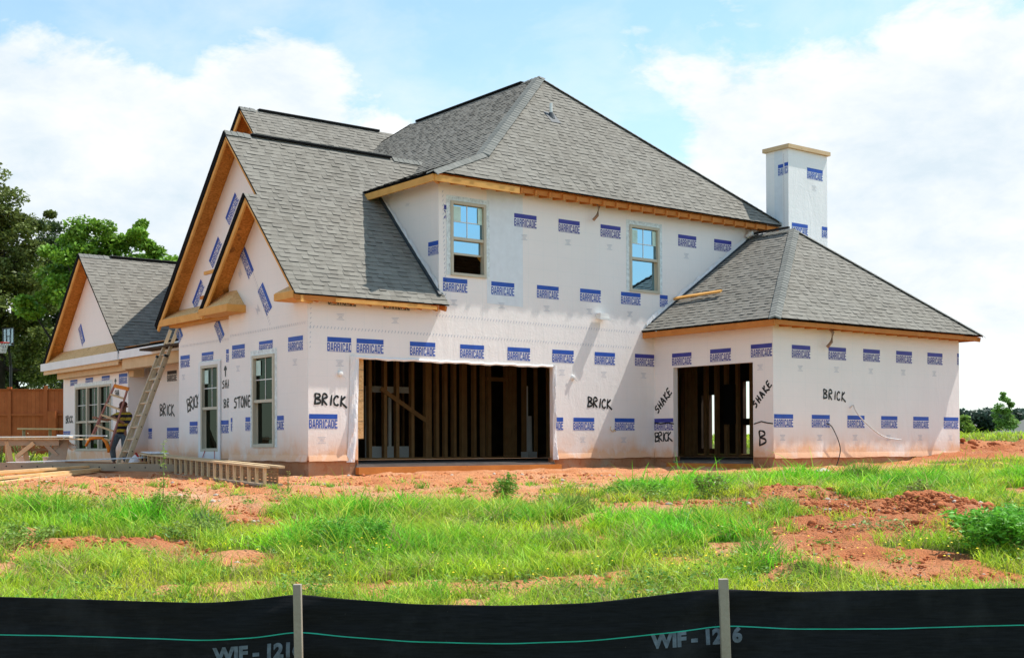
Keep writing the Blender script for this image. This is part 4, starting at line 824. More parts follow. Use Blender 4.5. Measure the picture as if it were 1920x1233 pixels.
V, F, K = blades(CP.x + .789 * S2 + .6143 * D2, CP.y - .6143 * S2 + .789 * D2, gz(S2, D2) - .01, np.repeat(hh, kb) * (.4 + .75 * r.random(len(S2))), (.0028 + .003 * r.random(len(S2))) * D2 / 13, .4 + .8 * r.random(len(S2)), np.clip(np.repeat(bc, kb, 0) * (.6 + .8 * r.random((len(S2), 1))), 0, 1), r)
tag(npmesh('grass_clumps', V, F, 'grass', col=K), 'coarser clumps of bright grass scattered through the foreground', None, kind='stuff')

# yellow flowers, clods, pebbles
m = MatB('petal', (.85, .62, .02), .5); simple('clod', (.46, .155, .065), .95, .1, .3, 14, .6); simple('stone', (.52, .44, .36), .9, .2, .3, 9, .4)
r = np.random.default_rng(21); V = []; F = []
for cs, cdp, rs, rd, n in ((-1.6, 12.2, 1.0, .5, 26), (1.6, 11.4, 1.4, .6, 26), (4.0, 12.0, 1.2, .5, 24), (-.6, 10.9, 1.5, .3, 10), (2.9, 13.3, .5, .5, 10), (4.4, 13.2, .4, .4, 10)):
    for i in range(n):
        s, d = cs + r.normal() * rs * .6, cdp + r.normal() * rd * .6; p = at_ground(s, d, .10 + .12 * r.random()); k = len(V); q = .009 + .007 * r.random()
        for t in range(6): a = t * math.pi / 3; V.append((p.x + q * math.cos(a), p.y + q * math.sin(a), p.z + .002))
        V.append((p.x, p.y, p.z + .010)); F += [(k + t, k + (t + 1) % 6, k + 6) for t in range(6)]
tag(npmesh('wildflowers', np.array(V), np.array(F), 'petal'), 'tiny yellow wildflowers dotted through the foreground grass', None, kind='stuff')
def rocks(n, fn, size, seed, name, mat, label):
    r = np.random.default_rng(seed); ico = bmesh.new(); bmesh.ops.create_icosphere(ico, subdivisions=1, radius=1); bv = np.array([v.co[:] for v in ico.verts]); bf = np.array([[v.index for v in f.verts] for f in ico.faces]); ico.free()
    s, d = fn(r, n); z = gz(s, d); sz = size * np.exp(r.normal(size=n) * .55); Vv = bv[None] * (1 + .35 * (r.random((n, len(bv), 1)) - .5)) * np.stack([sz, sz * (.6 + .6 * r.random(n)), sz * (.45 + .4 * r.random(n))], 1)[:, None]
    an = r.random(n) * 6.28; c_, s_ = np.cos(an)[:, None], np.sin(an)[:, None]; x = Vv[..., 0] * c_ - Vv[..., 1] * s_; y = Vv[..., 0] * s_ + Vv[..., 1] * c_
    P = np.stack([x + (CP.x + .789 * s + .6143 * d)[:, None], y + (CP.y - .6143 * s + .789 * d)[:, None], Vv[..., 2] + (z + sz * .15)[:, None]], -1).reshape(-1, 3); Ff = (np.arange(n)[:, None, None] * len(bv) + bf[None]).reshape(-1, 3)
    tag(npmesh(name, P, Ff, mat), label, None, kind='stuff')
def f_bare(r, n):
    S_ = []; D_ = []; t = 0
    while t < n:
        d = 11 + 13.5 * r.random(20000); s = (r.random(20000) * 2 - 1) * .43 * d; k = (bare(s, d) > .6) & (r.random(20000) < .15 + .85 * (gauss(s, d, 4.4, 15.6, 1.8, 2) + gauss(s, d, -3, 15, 1.2, 1.5))); S_.append(s[k]); D_.append(d[k]); t += k.sum()
    return np.concatenate(S_)[:n], np.concatenate(D_)[:n]
rocks(9000, f_bare, .0125, 31, 'clods', 'clod', 'crumbled red clay clods scattered over the bare soil')
rocks(700, f_bare, .013, 32, 'pebbles', 'stone', 'pale pebbles scattered over the bare red soil')
rocks(600, lambda r, n: (5.25 + r.normal(size=n) * .42, 15.7 + r.normal(size=n) * .35), .019, 33, 'clods', 'clod', 'coarse clay lumps covering the small red spoil heap on the right')
rocks(900, lambda r, n: ((lambda s: (s[:, 0] * 6 + 11.5, 30 + 8 * s[:, 1]))(r.random((n, 2)))), .028, 34, 'clods', 'clod', 'red clay lumps on the bank beyond the right end of the house')
rocks(160, lambda r, n: (5.95 + r.normal(size=n) * .16, 17.6 + r.normal(size=n) * .12), .022, 35, 'gravel_heap', 'stone', 'small heap of pale gravel in the grass behind the red spoil heap')
def rock(s, d, sz, label, mat='stone'):
    bm = bmesh.new(); bmesh.ops.create_icosphere(bm, subdivisions=3, radius=1); R = random.Random(int(s * 100)); ax = [Vector((R.uniform(-1, 1), R.uniform(-1, 1), R.uniform(-1, 1))).normalized() for _ in range(9)]
    for v in bm.verts:
        for a in ax:
            t = v.co.dot(a) - .72
            if t > 0: v.co -= a * t
    p = at_ground(s, d, sz * .2); me = bpy.data.meshes.new('rock'); bm.to_mesh(me); bm.free(); me.materials.append(MATS[mat]); o = bpy.data.objects.new('rock', me); COL.objects.link(o); o.location = p; o.scale = (sz, sz * .7, sz * .45); tag(o, label, 'rock', 'rocks and lumps on the bare ground')
rock(4.25, 17.05, .055, 'pale stone on top of the bare clay patch left of the spoil heap'); rock(4.9, 22.6, .14, 'flat pale stone lying by the foundation under the right wing, left of two', 'stone'); rock(5.7, 23.2, .18, 'larger flat pale stone lying by the foundation of the right wing, right of two', 'stone'); rock(5.2, 14.9, .12, 'red clay lump at the foot of the spoil heap', 'clod')

# ---------------------------------------------------------------- weeds and bushes
m = MatB('leaf', (.1, .2, .03), .5, .3); at_ = m.attr('Col'); m.l(at_, m.b.inputs['Base Color']); tr = m.n('ShaderNodeBsdfTranslucent'); m.l(at_, tr.inputs[0]); ms = m.n('ShaderNodeMixShader'); ms.inputs[0].default_value = .3; o_ = [x for x in m.nt.nodes if x.type == 'OUTPUT_MATERIAL'][0]
m.l(m.b.outputs[0], ms.inputs[1]); m.l(tr.outputs[0], ms.inputs[2]); m.l(ms.outputs[0], o_.inputs[0])
simple('bark', (.05, .04, .032), .9, .2, .3, 5, .5); simple('stem', (.16, .20, .05), .7)
def leaves(P, size, colr, r, asp=.5, flat=.35):
    """one pointed leaf per point in P"""
    n = len(P); d = r.normal(size=(n, 3)); d[:, 2] *= flat; d /= np.linalg.norm(d, axis=1, keepdims=True); u = r.normal(size=(n, 3)); u[:, 2] += 1.2; s_ = np.cross(d, u); s_ /= np.linalg.norm(s_, axis=1, keepdims=True) + 1e-6
    L = size * (.6 + .8 * r.random(n))[:, None]; V = np.stack([P - d * L * .5, P + s_ * L * asp * .5, P + d * L * .5 - np.array([0, 0, .12]) * L, P - s_ * L * asp * .5], 1)
    F = np.arange(n * 4).reshape(n, 4); c_ = np.repeat(colr[:, None], 4, 1); return V.reshape(-1, 3), F, c_.reshape(-1, 3)
def weed(s, d, h, rad, nl, col, label, name='weed', leaf=.045, stems=8, cat='weed', asp=.4, seed=0, up=.5, peak=0):
    r = np.random.default_rng(seed + int(abs(s) * 100)); base = at_ground(s, d); root = empty(name, base, label, cat); mb = MB(); pts = []
    for i in range(stems):
        a = r.random() * 6.28; k = r.random() ** .6 * rad; hh = h * (1 - .55 * (k / rad) * (1 - up)) * (.75 + .3 * r.random())
        if i == 0 and peak: hh = peak; k = .02
        P0 = base + Vector((math.cos(a) * k * .3, math.sin(a) * k * .3, -.02)); P1 = base + Vector((math.cos(a) * k * .7, math.sin(a) * k * .7, hh * .55)); P2 = base + Vector((math.cos(a) * k, math.sin(a) * k, hh)); mb.tube([P0, P1, P2], [.006 * h / .4, .004 * h / .4, .002], 4)
        t = r.random((nl // stems, 1)) ** .7 * .85 + .15; p0, p1, p2 = (np.array(q) for q in (P0, P1, P2)); q = (1 - t) ** 2 * p0 + 2 * t * (1 - t) * p1 + t * t * p2; pts.append(q + r.normal(size=q.shape) * np.array([1, 1, .6]) * leaf * (1.5 - t * .9))
    mb.build('stem', 'stem', root); P = np.concatenate(pts); cl = np.array(col) * (.6 + .8 * r.random((len(P), 1))); V, F, K = leaves(P, leaf, cl, r, asp); npmesh('foliage', V, F, 'leaf', root, K)
weed(-4.25, 15.4, .45, .5, 1500, (.24, .33, .05), 'tall leafy weed with one upright spike left of centre in the grass', stems=16, peak=1.0, leaf=.04)
weed(-.12, 17.6, .42, .2, 900, (.16, .34, .04), 'feathery green weed standing alone at the edge of the dirt below the garage door', leaf=.06, asp=.25, stems=9)
weed(2.75, 17.4, .38, .28, 700, (.22, .28, .06), 'small olive shrub in the grass below the narrow doorway', stems=10)
weed(-1.65, 12.9, .42, .42, 2200, (.13, .36, .03), 'lush feathery green clump in the foreground grass left of centre', leaf=.055, asp=.22, stems=26)
weed(5.0, 12.6, .46, .68, 5200, (.16, .44, .04), 'dense dark green bush at the right edge of the foreground', 'bush', leaf=.07, asp=.33, stems=60, cat='bush', up=.7)
weed(5.75, 13.1, .42, .75, 4200, (.14, .40, .04), 'second dark green bush cut by the right picture edge', 'bush', leaf=.07, asp=.33, stems=50, cat='bush', up=.7)
weed(5.6, 17.4, .3, .25, 500, (.22, .24, .06), 'sparse olive weed behind the red spoil heap', stems=8)
weed(1.7, 17.6, .30, .4, 900, (.15, .36, .03), 'low green weed clump at the dirt edge right of centre', leaf=.05, asp=.25, stems=16)
weed(-5.2, 13.2, .25, .6, 1300, (.20, .34, .05), 'low weed patch in the grass near the left edge', leaf=.05, stems=20)
weed(-3.4, 13.9, .22, .5, 900, (.22, .32, .06), 'low broadleaf weeds above the small clay lump on the left', leaf=.045, stems=16)
weed(4.1, 14.2, .2, .35, 260, (.24, .36, .10), 'thin pale weed growing out of the bare clay patch', leaf=.04, stems=8)
weed(-3.3, 18.6, .42, .03, 40, (.3, .32, .1), 'thin dry stalk beside the end of the lattice truss', leaf=.03, stems=2)
r = np.random.default_rng(88); n_w = 1500; d = np.sqrt(r.random(n_w) * (20 ** 2 - 9.6 ** 2) + 9.6 ** 2); s = (r.random(n_w) * 2 - 1) * .44 * d; b = bare(s, d); k = r.random(n_w) < np.clip(fbm(s + 70, d, .9, 3) * 4 - 1.7, .02, 1) * np.where(b > .6, .35, 1); s, d, b = s[k], d[k], b[k]
kb = 42; z = gz(s, d); hh = (.08 + .14 * r.random(len(s))) * np.where(b > .6, .6, 1); rr_ = .05 + .09 * r.random(len(s)); q = r.normal(size=(len(s), kb, 3)) * np.stack([rr_, rr_, hh * .3], 1)[:, None]; q[..., 2] = np.abs(q[..., 2]) + hh[:, None] * .25
P = q + np.stack([CP.x + .789 * s + .6143 * d, CP.y - .6143 * s + .789 * d, z], 1)[:, None]; tone = r.random((len(s), 1, 1)); cl = (np.array([.28, .40, .06]) * tone + np.array([.10, .27, .04]) * (1 - tone)) * (.6 + .8 * r.random((len(s), kb, 1)))
V, F, K = leaves(P.reshape(-1, 3), .04, cl.reshape(-1, 3), r, .45); tag(npmesh('broadleaf_weeds', V, F, 'leaf', col=K), 'low broadleaf weeds mixed into the foreground grass', None, kind='stuff')
def tuft(s, d, h, n, rad, label, col=(.16, .36, .04)):
    r = np.random.default_rng(int(s * 50) + 500); a = r.random(n) * 6.28; k = r.random(n) * rad; b = at_ground(s, d); c_ = np.array(col) * (.6 + .7 * r.random((n, 1)))
    V, F, K = blades(b.x + np.cos(a) * k, b.y + np.sin(a) * k, np.full(n, b.z - .02), h * (.45 + .6 * r.random(n)), np.full(n, .005 * d / 14), .3 + .5 * r.random(n), c_, r)
    o = npmesh('grass_tuft', V, F, 'grass', col=K); tag(o, label, 'grass tuft')
tuft(5.45, 19.9, .55, 260, .35, 'tall spiky grass tuft behind the bare clay patch on the right', (.17, .32, .04)); tuft(3.35, 15.9, .2, 300, .25, 'low grass tuft inside the bare clay patch', (.18, .34, .05)); tuft(2.35, 12.1, .36, 300, .22, 'bright grass tuft left of the right fence stake')
tuft(.75, 15.9, .42, 260, .3, 'loose long grass tuft right of the feathery weed', (.22, .34, .06)); tuft(-3.6, 14.9, .3, 180, .2, 'bluish long grass tuft at the foot of the spiked weed', (.16, .28, .10))

# ---------------------------------------------------------------- trees
def tree(name, base, h, blobs, nleaf, leaf, col, label, cat='tree', group=None, trunk_r=.3, seed=1, limbs=9, asp=.6, cluster=.55, trunk_h=.5):
    """blobs: (dx, dz, r) of crown masses, x along the view's right"""
    r = np.random.default_rng(seed); R = random.Random(seed); root = empty(name, base, label, cat, group); mb = MB(); rt = Vector((.789, -.6143, 0)); fw = Vector((.6143, .789, 0)); B = Vector(base)
    tp = B + rt * .25 + Vector((0, 0, h * trunk_h)); mb.tube([B - Vector((0, 0, .3)), B + rt * .1 + Vector((0, 0, h * .25)), tp, tp + Vector((.1, .1, h * .25))], [trunk_r * 1.2, trunk_r, trunk_r * .7, trunk_r * .3], 10)
    C_ = []
    for (dx, dz, rr) in blobs:
        for _ in range(max(3, int(rr * rr * 2.2 / cluster))):
            v = Vector((R.gauss(0, 1), R.gauss(0, 1), R.gauss(0, 1))).normalized() * rr * R.uniform(.35, 1.0) ** .6; C_.append((B + rt * dx + fw * R.uniform(-.3, .3) * rr + Vector((0, 0, dz)) + Vector((v.x, v.y, v.z * .85)), R.uniform(.55, 1.1) * 1.75 * cluster * (rr ** .5)))
    for k in range(limbs):
        c_, q = C_[R.randrange(len(C_))]; st = B + rt * .15 + Vector((0, 0, h * R.uniform(.2, trunk_h))); mid = st.lerp(c_, .5) + Vector((R.uniform(-.3, .3), R.uniform(-.3, .3), -.2)); mb.tube([st, mid, c_], [trunk_r * .42, trunk_r * .22, trunk_r * .06], 6)
    mb.build('trunk', 'bark', root, smooth=True)
    per = nleaf // len(C_); pts = []; cs = []
    for c_, q in C_:
        p = r.normal(size=(per, 3)); p /= np.linalg.norm(p, axis=1, keepdims=True); p *= (r.random((per, 1)) ** .5) * q; p[:, 2] *= .60; pts.append(p + np.array(c_)); cs.append(np.array(col) * (1 + .35 * (r.random() - .5)) * (.65 + .7 * r.random((per, 1))))
    V, F, K = leaves(np.concatenate(pts), leaf, np.clip(np.concatenate(cs), 0, 1), r, asp, .6); npmesh('crown', V, F, 'leaf', root, K)
def tb(u, d, z=None): p = sp(u, 800, d); s, dd = to_sd(p.x, p.y); return at_ground(s, dd)
GRP = 'broadleaf trees behind the cedar fence'
tree('broadleaf_tree', tb(-10, 56), 13.5, [(-1.4, 11.2, 1.9), (.3, 10.9, 1.3), (1.1, 9.9, 1.3), (2.1, 10.2, .55), (-.8, 8.6, 2.0), (1.0, 8.2, 1.2), (.8, 6.6, 2.0), (-1.5, 5.2, 2.0), (1.8, 4.6, 1.7), (2.7, 7.0, .8), (-3, 8, 2.5)], 64000, .17, (.14, .18, .04), 'tall dark green broadleaf tree at the left picture edge', group=GRP, trunk_r=.35, seed=3, limbs=14, cluster=.42)
tree('broadleaf_tree', tb(128, 62), 12.4, [(-.9, 10.6, .8), (-1.5, 9.4, 1.2), (-.2, 9.4, 1.2), (-1.9, 7.8, 1.6), (.0, 7.2, 1.9), (-1.0, 5.2, 1.6), (1.2, 5.8, 1.8), (1.2, 8.2, 1.3), (1.8, 4.2, 1.4)], 52000, .17, (.06, .095, .028), 'very dark tree between the left gable roof and the tall edge tree', group=GRP, trunk_r=.42, seed=4, limbs=12, cluster=.42, trunk_h=.6)
tree('broadleaf_tree', tb(205, 50), 9.8, [(-.9, 8.4, 1.0), (.3, 8.8, .9), (.9, 8.2, 1.1), (-1.7, 7.6, 1.1), (1.5, 7.3, 1.2), (0, 7.4, 1.6), (2.2, 6.6, 1.0), (-1.2, 6.0, 1.3), (1.3, 5.8, 1.4), (-2.4, 6.6, .9), (-3.0, 6.0, .8), (1.45, 9.0, .3), (.2, 4.6, 1.6), (2.9, 6.1, .6)], 46000, .17, (.20, .37, .04), 'bright green tree showing above the left gable roof', group=GRP, trunk_r=.22, seed=5, cluster=.40)
tree('broadleaf_tree', tb(296, 56), 9.0, [(-.6, 7.8, .9), (.3, 7.2, 1.0), (-.2, 6.0, 1.3), (1.1, 6.2, .8), (-.3, 8.5, .35), (-1.2, 7.0, .9)], 20000, .17, (.14, .27, .04), 'smaller bright green tree behind the ridge of the left gable roof', group=GRP, trunk_r=.16, seed=6, cluster=.38)
tree('broadleaf_tree', tb(20, 70), 9, [(-1, 5, 2.0), (1, 4.0, 2.0), (-3, 3.6, 2.2), (3, 3.4, 1.8), (-1, 2.2, 1.8)], 30000, .20, (.085, .12, .03), 'low dark tree behind the basketball hoop', group=GRP, trunk_r=.3, seed=7, cluster=.45)
# far right
tree('young_tree', tb(1884, 62), 2.2, [(0, 1.75, .22), (-.12, 1.35, .30), (.12, 1.1, .36), (-.15, .9, .40), (.2, .7, .42), (-.3, .65, .3), (0, .5, .35), (-.1, 2.0, .12), (.28, 1.55, .14)], 6500, .10, (.24, .40, .09), 'young bright green sapling on the far bank at the right', trunk_r=.03, seed=9, cluster=.28, limbs=10)
tree('shrub', tb(1806, 50), .9, [(0, .6, .28), (.1, .35, .3)], 1500, .10, (.22, .34, .06), 'small light green shrub beside the right end of the house', 'shrub', trunk_r=.02, seed=10, cluster=.25)
r = np.random.default_rng(40); pts = []; 
for i in range(420):
    u = r.uniform(1700, 2150); d = r.uniform(170, 215); hh = 2.9 + 1.1 * fbm(np.array([u / 40.]), np.array([3.]), 1)[0] - (.3 if u < 1825 else 0) + (.6 if 1835 < u < 1885 else 0); b = site((u - 960) / FPX * d, d, float(gz((u - 960) / FPX * d, d)))
    k = 260; q = r.normal(size=(k, 3)); q /= np.linalg.norm(q, axis=1, keepdims=True); q *= r.random((k, 1)) ** .35 * np.array([2.0, 2.0, 1.1]); pts.append(q + np.array(b) + np.array([0, 0, hh * r.uniform(.2, .92) - .3]))
P = np.concatenate(pts); V, F, K = leaves(P, .62, np.array([.05, .085, .06]) * (.6 + .8 * r.random((len(P), 1))), r, .7, .6); tag(npmesh('distant_woods', V, F, 'leaf', col=K), 'dark line of distant woods on the right horizon', None, kind='stuff')  # distance haze mixed into the leaf colour as a lighter blue-green

# ---------------------------------------------------------------- far house, cedar fence, basketball hoop
b = tb(1950, 120); fh = empty('distant_house', b, 'grey roofed house in the distance at the right picture edge', 'house'); mb = MB(); rt = Vector((.789, -.6143, 0)); fw = Vector((.6143, .789, 0))
def LB(o): return lambda x, y, z: Vector(o) + rt * x + fw * y + Vector((0, 0, z))
T = LB(b); mb.box(-1.0, 9, 0, 8, -.5, .35, T=T); mb.build('wall', 'lumber_pale', fh)
mb = MB(); v = [T(-1.6, -.6, .3), T(9.6, -.6, .3), T(9.6, 8.6, .3), T(-1.6, 8.6, .3), T(2.8, 4, 2.7), T(5.4, 4, 2.7)]; mb.mesh(v, [(0, 1, 5, 4), (1, 2, 5), (2, 3, 4, 5), (3, 0, 4), (0, 3, 2, 1)]); mb.build('roof', 'shingle_cap', fh)
b = site(-19.5, 47, 0); cf = empty('cedar_fence', (b.x, b.y, .1), 'tall reddish cedar privacy fence behind the left end of the house', 'fence'); T = LB(Vector((b.x, b.y, 0)))
x = -8.0; i = 0
mbp = MB(); R = random.Random(8)
while x < 8:
    z0 = float(gz(-19.5 + x, 47)); mbp.box(x, x + .138, R.uniform(0, .012), .03, z0 - .1, 2.34, T=T); x += .142
mbp.build('pickets', 'cedar', cf)
for z in (1.38, .6): mb = MB(); mb.box(-8, 8, -.05, -.001, z, z + .09, T=T); mb.build('rail', 'cedar', cf)
mb = MB(); mb.box(-8, 8, -.06, .07, 2.342, 2.38, T=T); mb.build('cap_rail', 'cedar', cf)
for x in (-6.4, -4.0, -1.6, .8, 2.15, 4.5, 7): mb = MB(); mb.box(x, x + .12, -.075, -.052, 0, 2.30 if x != 2.15 else 2.5, T=T); mb.box(x - .02, x + .14, -.1, .0, 2.385, 2.45, T=T) if x in (.8,) else None; mb.build('fence_post', 'cedar', cf)
for x in (2.36,): mb = MB(); mb.box(x, x + .3, -.3, -.1, 0, 1.55, T=T); mb.build('fence_post', 'cedar', cf)
# hoop
hb = site(-(960 - 16) / FPX * 53, 53, 0); hb.z = float(gz(*to_sd(hb.x, hb.y))); ho = empty('basketball_hoop', hb, 'portable basketball hoop with clear backboard above the cedar fence', 'basketball hoop')
z0 = hb.z; zc = sp(24, 634, 53).z
T = lambda x, y, z: Vector((hb.x, hb.y, 0)) + rt * (x * .80 + y * .6) + fw * (y * .8 - x * .6) + Vector((0, 0, z))
mb = MB(); mb.tube([T(0, .1, z0), T(0, .1, zc - 1.1), T(.1, .0, zc - .75)], .06, 8); mb.build('pole', 'plastic_black', ho)
mb = MB(); mb.beam(T(.05, .05, zc - .8), T(.5, -.3, zc - .15), .05, .06); mb.beam(T(.0, .1, zc - 1.2), T(.4, -.3, zc - .3), .04, .05); mb.build('arm', 'plastic_black', ho)
BX, BY = .55, -.35
mb = MB(); mb.box(BX - .40, BX + .40, BY, BY + .012, zc - .34, zc + .34, T=T); mb.build('backboard', 'glass_board', ho)
mb = MB()
for (a, c_, e_, f_) in ((-.42, -.38, -.38, .38), (.38, .42, -.38, .38), (-.38, .38, .34, .38), (-.38, .38, -.38, -.34), (-.15, .15, .02, .05), (-.15, .15, -.24, -.21), (-.15, -.12, -.21, .02), (.12, .15, -.21, .02), (-.17, -.14, .05, .34), (.14, .17, .05, .34)): mb.box(BX + a, BX + c_, BY - .02, BY - .001, zc + e_, zc + f_, T=T)
mb.build('backboard_frame', 'plastic_black', ho)
rim = [T(BX + .12 + .25 * math.cos(t), BY - .30 + .23 * math.sin(t), zc - .26) for t in np.linspace(0, 2 * math.pi, 17)]; mb = MB(); mb.tube(rim, .022, 6, cap=False); mb.build('rim', 'red', ho)
mb = MB()
for k in range(12):
    t = k * math.pi / 6
    for s_ in (1, -1):
        P = [T(BX + .12 + q * math.cos(t + s_ * e_), BY - .3 + q * math.sin(t + s_ * e_) * .92, zc - .27 - z) for q, e_, z in ((.24, 0, 0), (.18, .26, .14), (.13, .52, .28), (.11, .78, .42))]; mb.tube(P, .012, 4)
mb.build('net', 'plastic_white', ho)

# ---------------------------------------------------------------- silt fence in the foreground
FD = 5.6; TP = [(-1.55, 1118), (-1.25, 1119), (-.98, 1120), (-.62, 1124), (-.40, 1131), (-.24, 1131), (-.172, 1112), (-.168, 1111), (-.10, 1122), (-.03, 1133), (.06, 1132), (.14, 1112), (.158, 1105), (.172, 1103), (.24, 1109), (.34, 1104), (.42, 1100), (.7, 1104), (1.2, 1110)]
u_s = np.array([-1.6, -1.0, -.62, -.405, -.36, -.30, -.24, -.195, -.178, -.165, -.14, -.08, -.01, .06, .12, .152, .165, .18, .22, .30, .405, .7, 1.3]); v_s = np.array([1130, 1124, 1119, 1117, 1120, 1125, 1129, 1121, 1114, 1113, 1120, 1131, 1134, 1129, 1113, 1104, 1102.5, 1104, 1108, 1105, 1100.5, 1104, 1112])
g_s = np.array([1195, 1190, 1188, 1187, 1189, 1194, 1199, 1192, 1184, 1183, 1190, 1201, 1204, 1199, 1185, 1176, 1171, 1172, 1177, 1177, 1170, 1172, 1180])
def f_top(s): return np.interp(s / FD, u_s, v_s)
def f_grn(s): return np.interp(s / FD, u_s, g_s)
def px_z(v, s): return CP.z - (v - (835.3 - .00398 * (s / FD) * FPX)) / FPX * FD
def smooth_arr(f, s):
    return sum(f(s + k) for k in np.linspace(-.07, .07, 9)) / 9
def f_off(s, t):    # slack in the cloth, metres towards the street
    return .035 * np.sin(s * 1.9 + .6) * t + .020 * np.sin(s * 5.3 + t * 2) * t + .012 * np.sin(t * 13 + s * 1.2) * t + .03 * t + .05 * np.exp(-((s + .97) / .09) ** 2) * 0 + .022 * (fbm(s, t * 2.5, 2.2, 4) - .5) + .012 * np.sin(t * 22 + s * 7) * (np.exp(-np.abs(s + .95) / .16) + np.exp(-np.abs(s - .93) / .16)) + .006 * np.sin(s * 26 + t * 5) * t
def f_pos(s, t, out=0.0):  # t = 0 top .. 1 bottom
    zt = px_z(smooth_arr(f_top, s), s); z = zt - .66 * t; d = FD - f_off(s, t) - out
    return np.stack([CP.x + .789 * s + .6143 * d, CP.y - .6143 * s + .789 * d, z], -1)
bs = Vector(site(0, FD, -1.15)); sf = empty('silt_fence', bs, 'black fabric silt fence on wooden stakes across the bottom of the picture', 'silt fence')
ss, tt = np.meshgrid(np.linspace(-6, 6, 900), np.linspace(0, 1, 90), indexing='ij'); Vf = f_pos(ss, tt).reshape(-1, 3); ii = np.arange(900 * 90).reshape(900, 90); Ff = np.stack([ii[:-1, :-1], ii[1:, :-1], ii[1:, 1:], ii[:-1, 1:]], -1).reshape(-1, 4)
m = MatB('silt_fabric', (.01, .01, .012), .8, .12); co = m.coord('Object', (1, 1, 1)); n_ = m.noise(m.coord('Object', (2, 2, 30)), 5, 4, .6); w_ = m.noise(m.coord('Object', (120, 120, 420)), 2, 2); dst = m.noise(co, 3, 5, .65)
c = m.ramp(n_, [(.3, (.0075, .008, .009)), (.7, (.016, .017, .019))]); c = m.mix(m.mr(dst, .5, .75, 0, .4), c, (.05, .05, .052)); spk = m.noise(m.coord('Object', (90, 90, 60)), 1, 2, .5); c = m.mix(m.mr(spk, .78, .82, 0, .6), c, (.30, .27, .22)); sc_ = m.noise(m.coord('Object', (26, 26, 4)), 1, 2, .5); c = m.mix(m.mr(sc_, .76, .80, 0, .5), c, (.16, .16, .17)); m.col(c); m.bump(m.math('ADD', w_, m.math('MULTIPLY', n_, 1.2)), .3, .006)
m.b.inputs['Sheen Weight'].default_value = .04; m.b.inputs['Sheen Roughness'].default_value = .5
fb = npmesh('fabric', Vf, Ff, 'silt_fabric', sf, smooth=True); sld = fb.modifiers.new('thick', 'SOLIDIFY'); sld.thickness = .002
simple('green_thread', (.01, .42, .28), .5, .4, .15, 10); simple('fence_print', (.13, .16, .19), .7, .2, .35, 40)
s_ = np.linspace(-6, 6, 1400); tg = (px_z(smooth_arr(f_top, s_), s_) - px_z(smooth_arr(f_grn, s_), s_)) / .66; A = f_pos(s_, tg - .0038, .005); B = f_pos(s_, tg + .0038, .005)
Vt = np.concatenate([A, B]); k = np.arange(1399); npmesh('green_stripe', Vt, np.stack([k, k + 1, k + 1401, k + 1400], -1), 'green_thread', sf)
def text_mesh(body, size, bold=.02, shear=0):
    cu = bpy.data.curves.new('t', 'FONT'); cu.body = body; cu.size = size; cu.offset = bold; cu.shear = shear; cu.resolution_u = 3; ob = bpy.data.objects.new('t', cu); COL.objects.link(ob); dg = bpy.context.evaluated_depsgraph_get(); me = bpy.data.meshes.new_from_object(ob.evaluated_get(dg)); bpy.data.objects.remove(ob)
    bm = bmesh.new(); bm.from_mesh(me); bmesh.ops.triangulate(bm, faces=bm.faces); bmesh.ops.subdivide_edges(bm, edges=[e for e in bm.edges if e.calc_length() > size * .15], cuts=2); bmesh.ops.triangulate(bm, faces=bm.faces); V = np.array([v.co[:] for v in bm.verts]); F = np.array([[v.index for v in f.verts] for f in bm.faces]); bm.free(); return V, F
TV, TF = text_mesh('WIF - 1216', .115, .006)
wtx = TV[:, 0].max() - TV[:, 0].min()
for (u0, u1, vt) in ((398, 568, 1212), (1217, 1388, 1185)):
    s0, s1 = (u0 - 960) / FPX * FD, (u1 - 960) / FPX * FD; sc = (s1 - s0) / wtx; s = s0 + (TV[:, 0] - TV[:, 0].min()) * sc; hh = TV[:, 1].max()
    vv = np.interp(s, [s0, s1], [vt, vt - (14 if u0 < 500 else 14)]); zt = px_z(smooth_arr(f_top, s), s); z = px_z(vv, s) - (hh - TV[:, 1]) * sc * 1.0; t = (zt - z) / .66
    npmesh('fabric_print', f_pos(s, t, .0045), TF, 'fence_print', sf)
for (ub, ut, vt, w, dd) in ((559.5, 557, 1094, .034, FD - .085), (1358.5, 1354.5, 1084, .040, FD - .075)):
    sb = (ub - 960) / FPX * dd; st = (ut - 960) / FPX * dd; zt = CP.z - (vt - (835.3 - .00398 * (ut - 960))) / FPX * dd; P1 = site(st, dd, zt); dr = (site(sb, dd, zt - .335) - P1); P0 = P1 + dr * 2.6
    bm = bmesh.new(); me = bpy.data.meshes.new('stake'); mb = MB(); mb.beam(P0, P1, w, .036, up=(.6143, .789, 0)); o = mb.build('stake', 'stake', sf); bv = o.modifiers.new('b', 'BEVEL'); bv.width = .002; bv.segments = 2; bm.free()

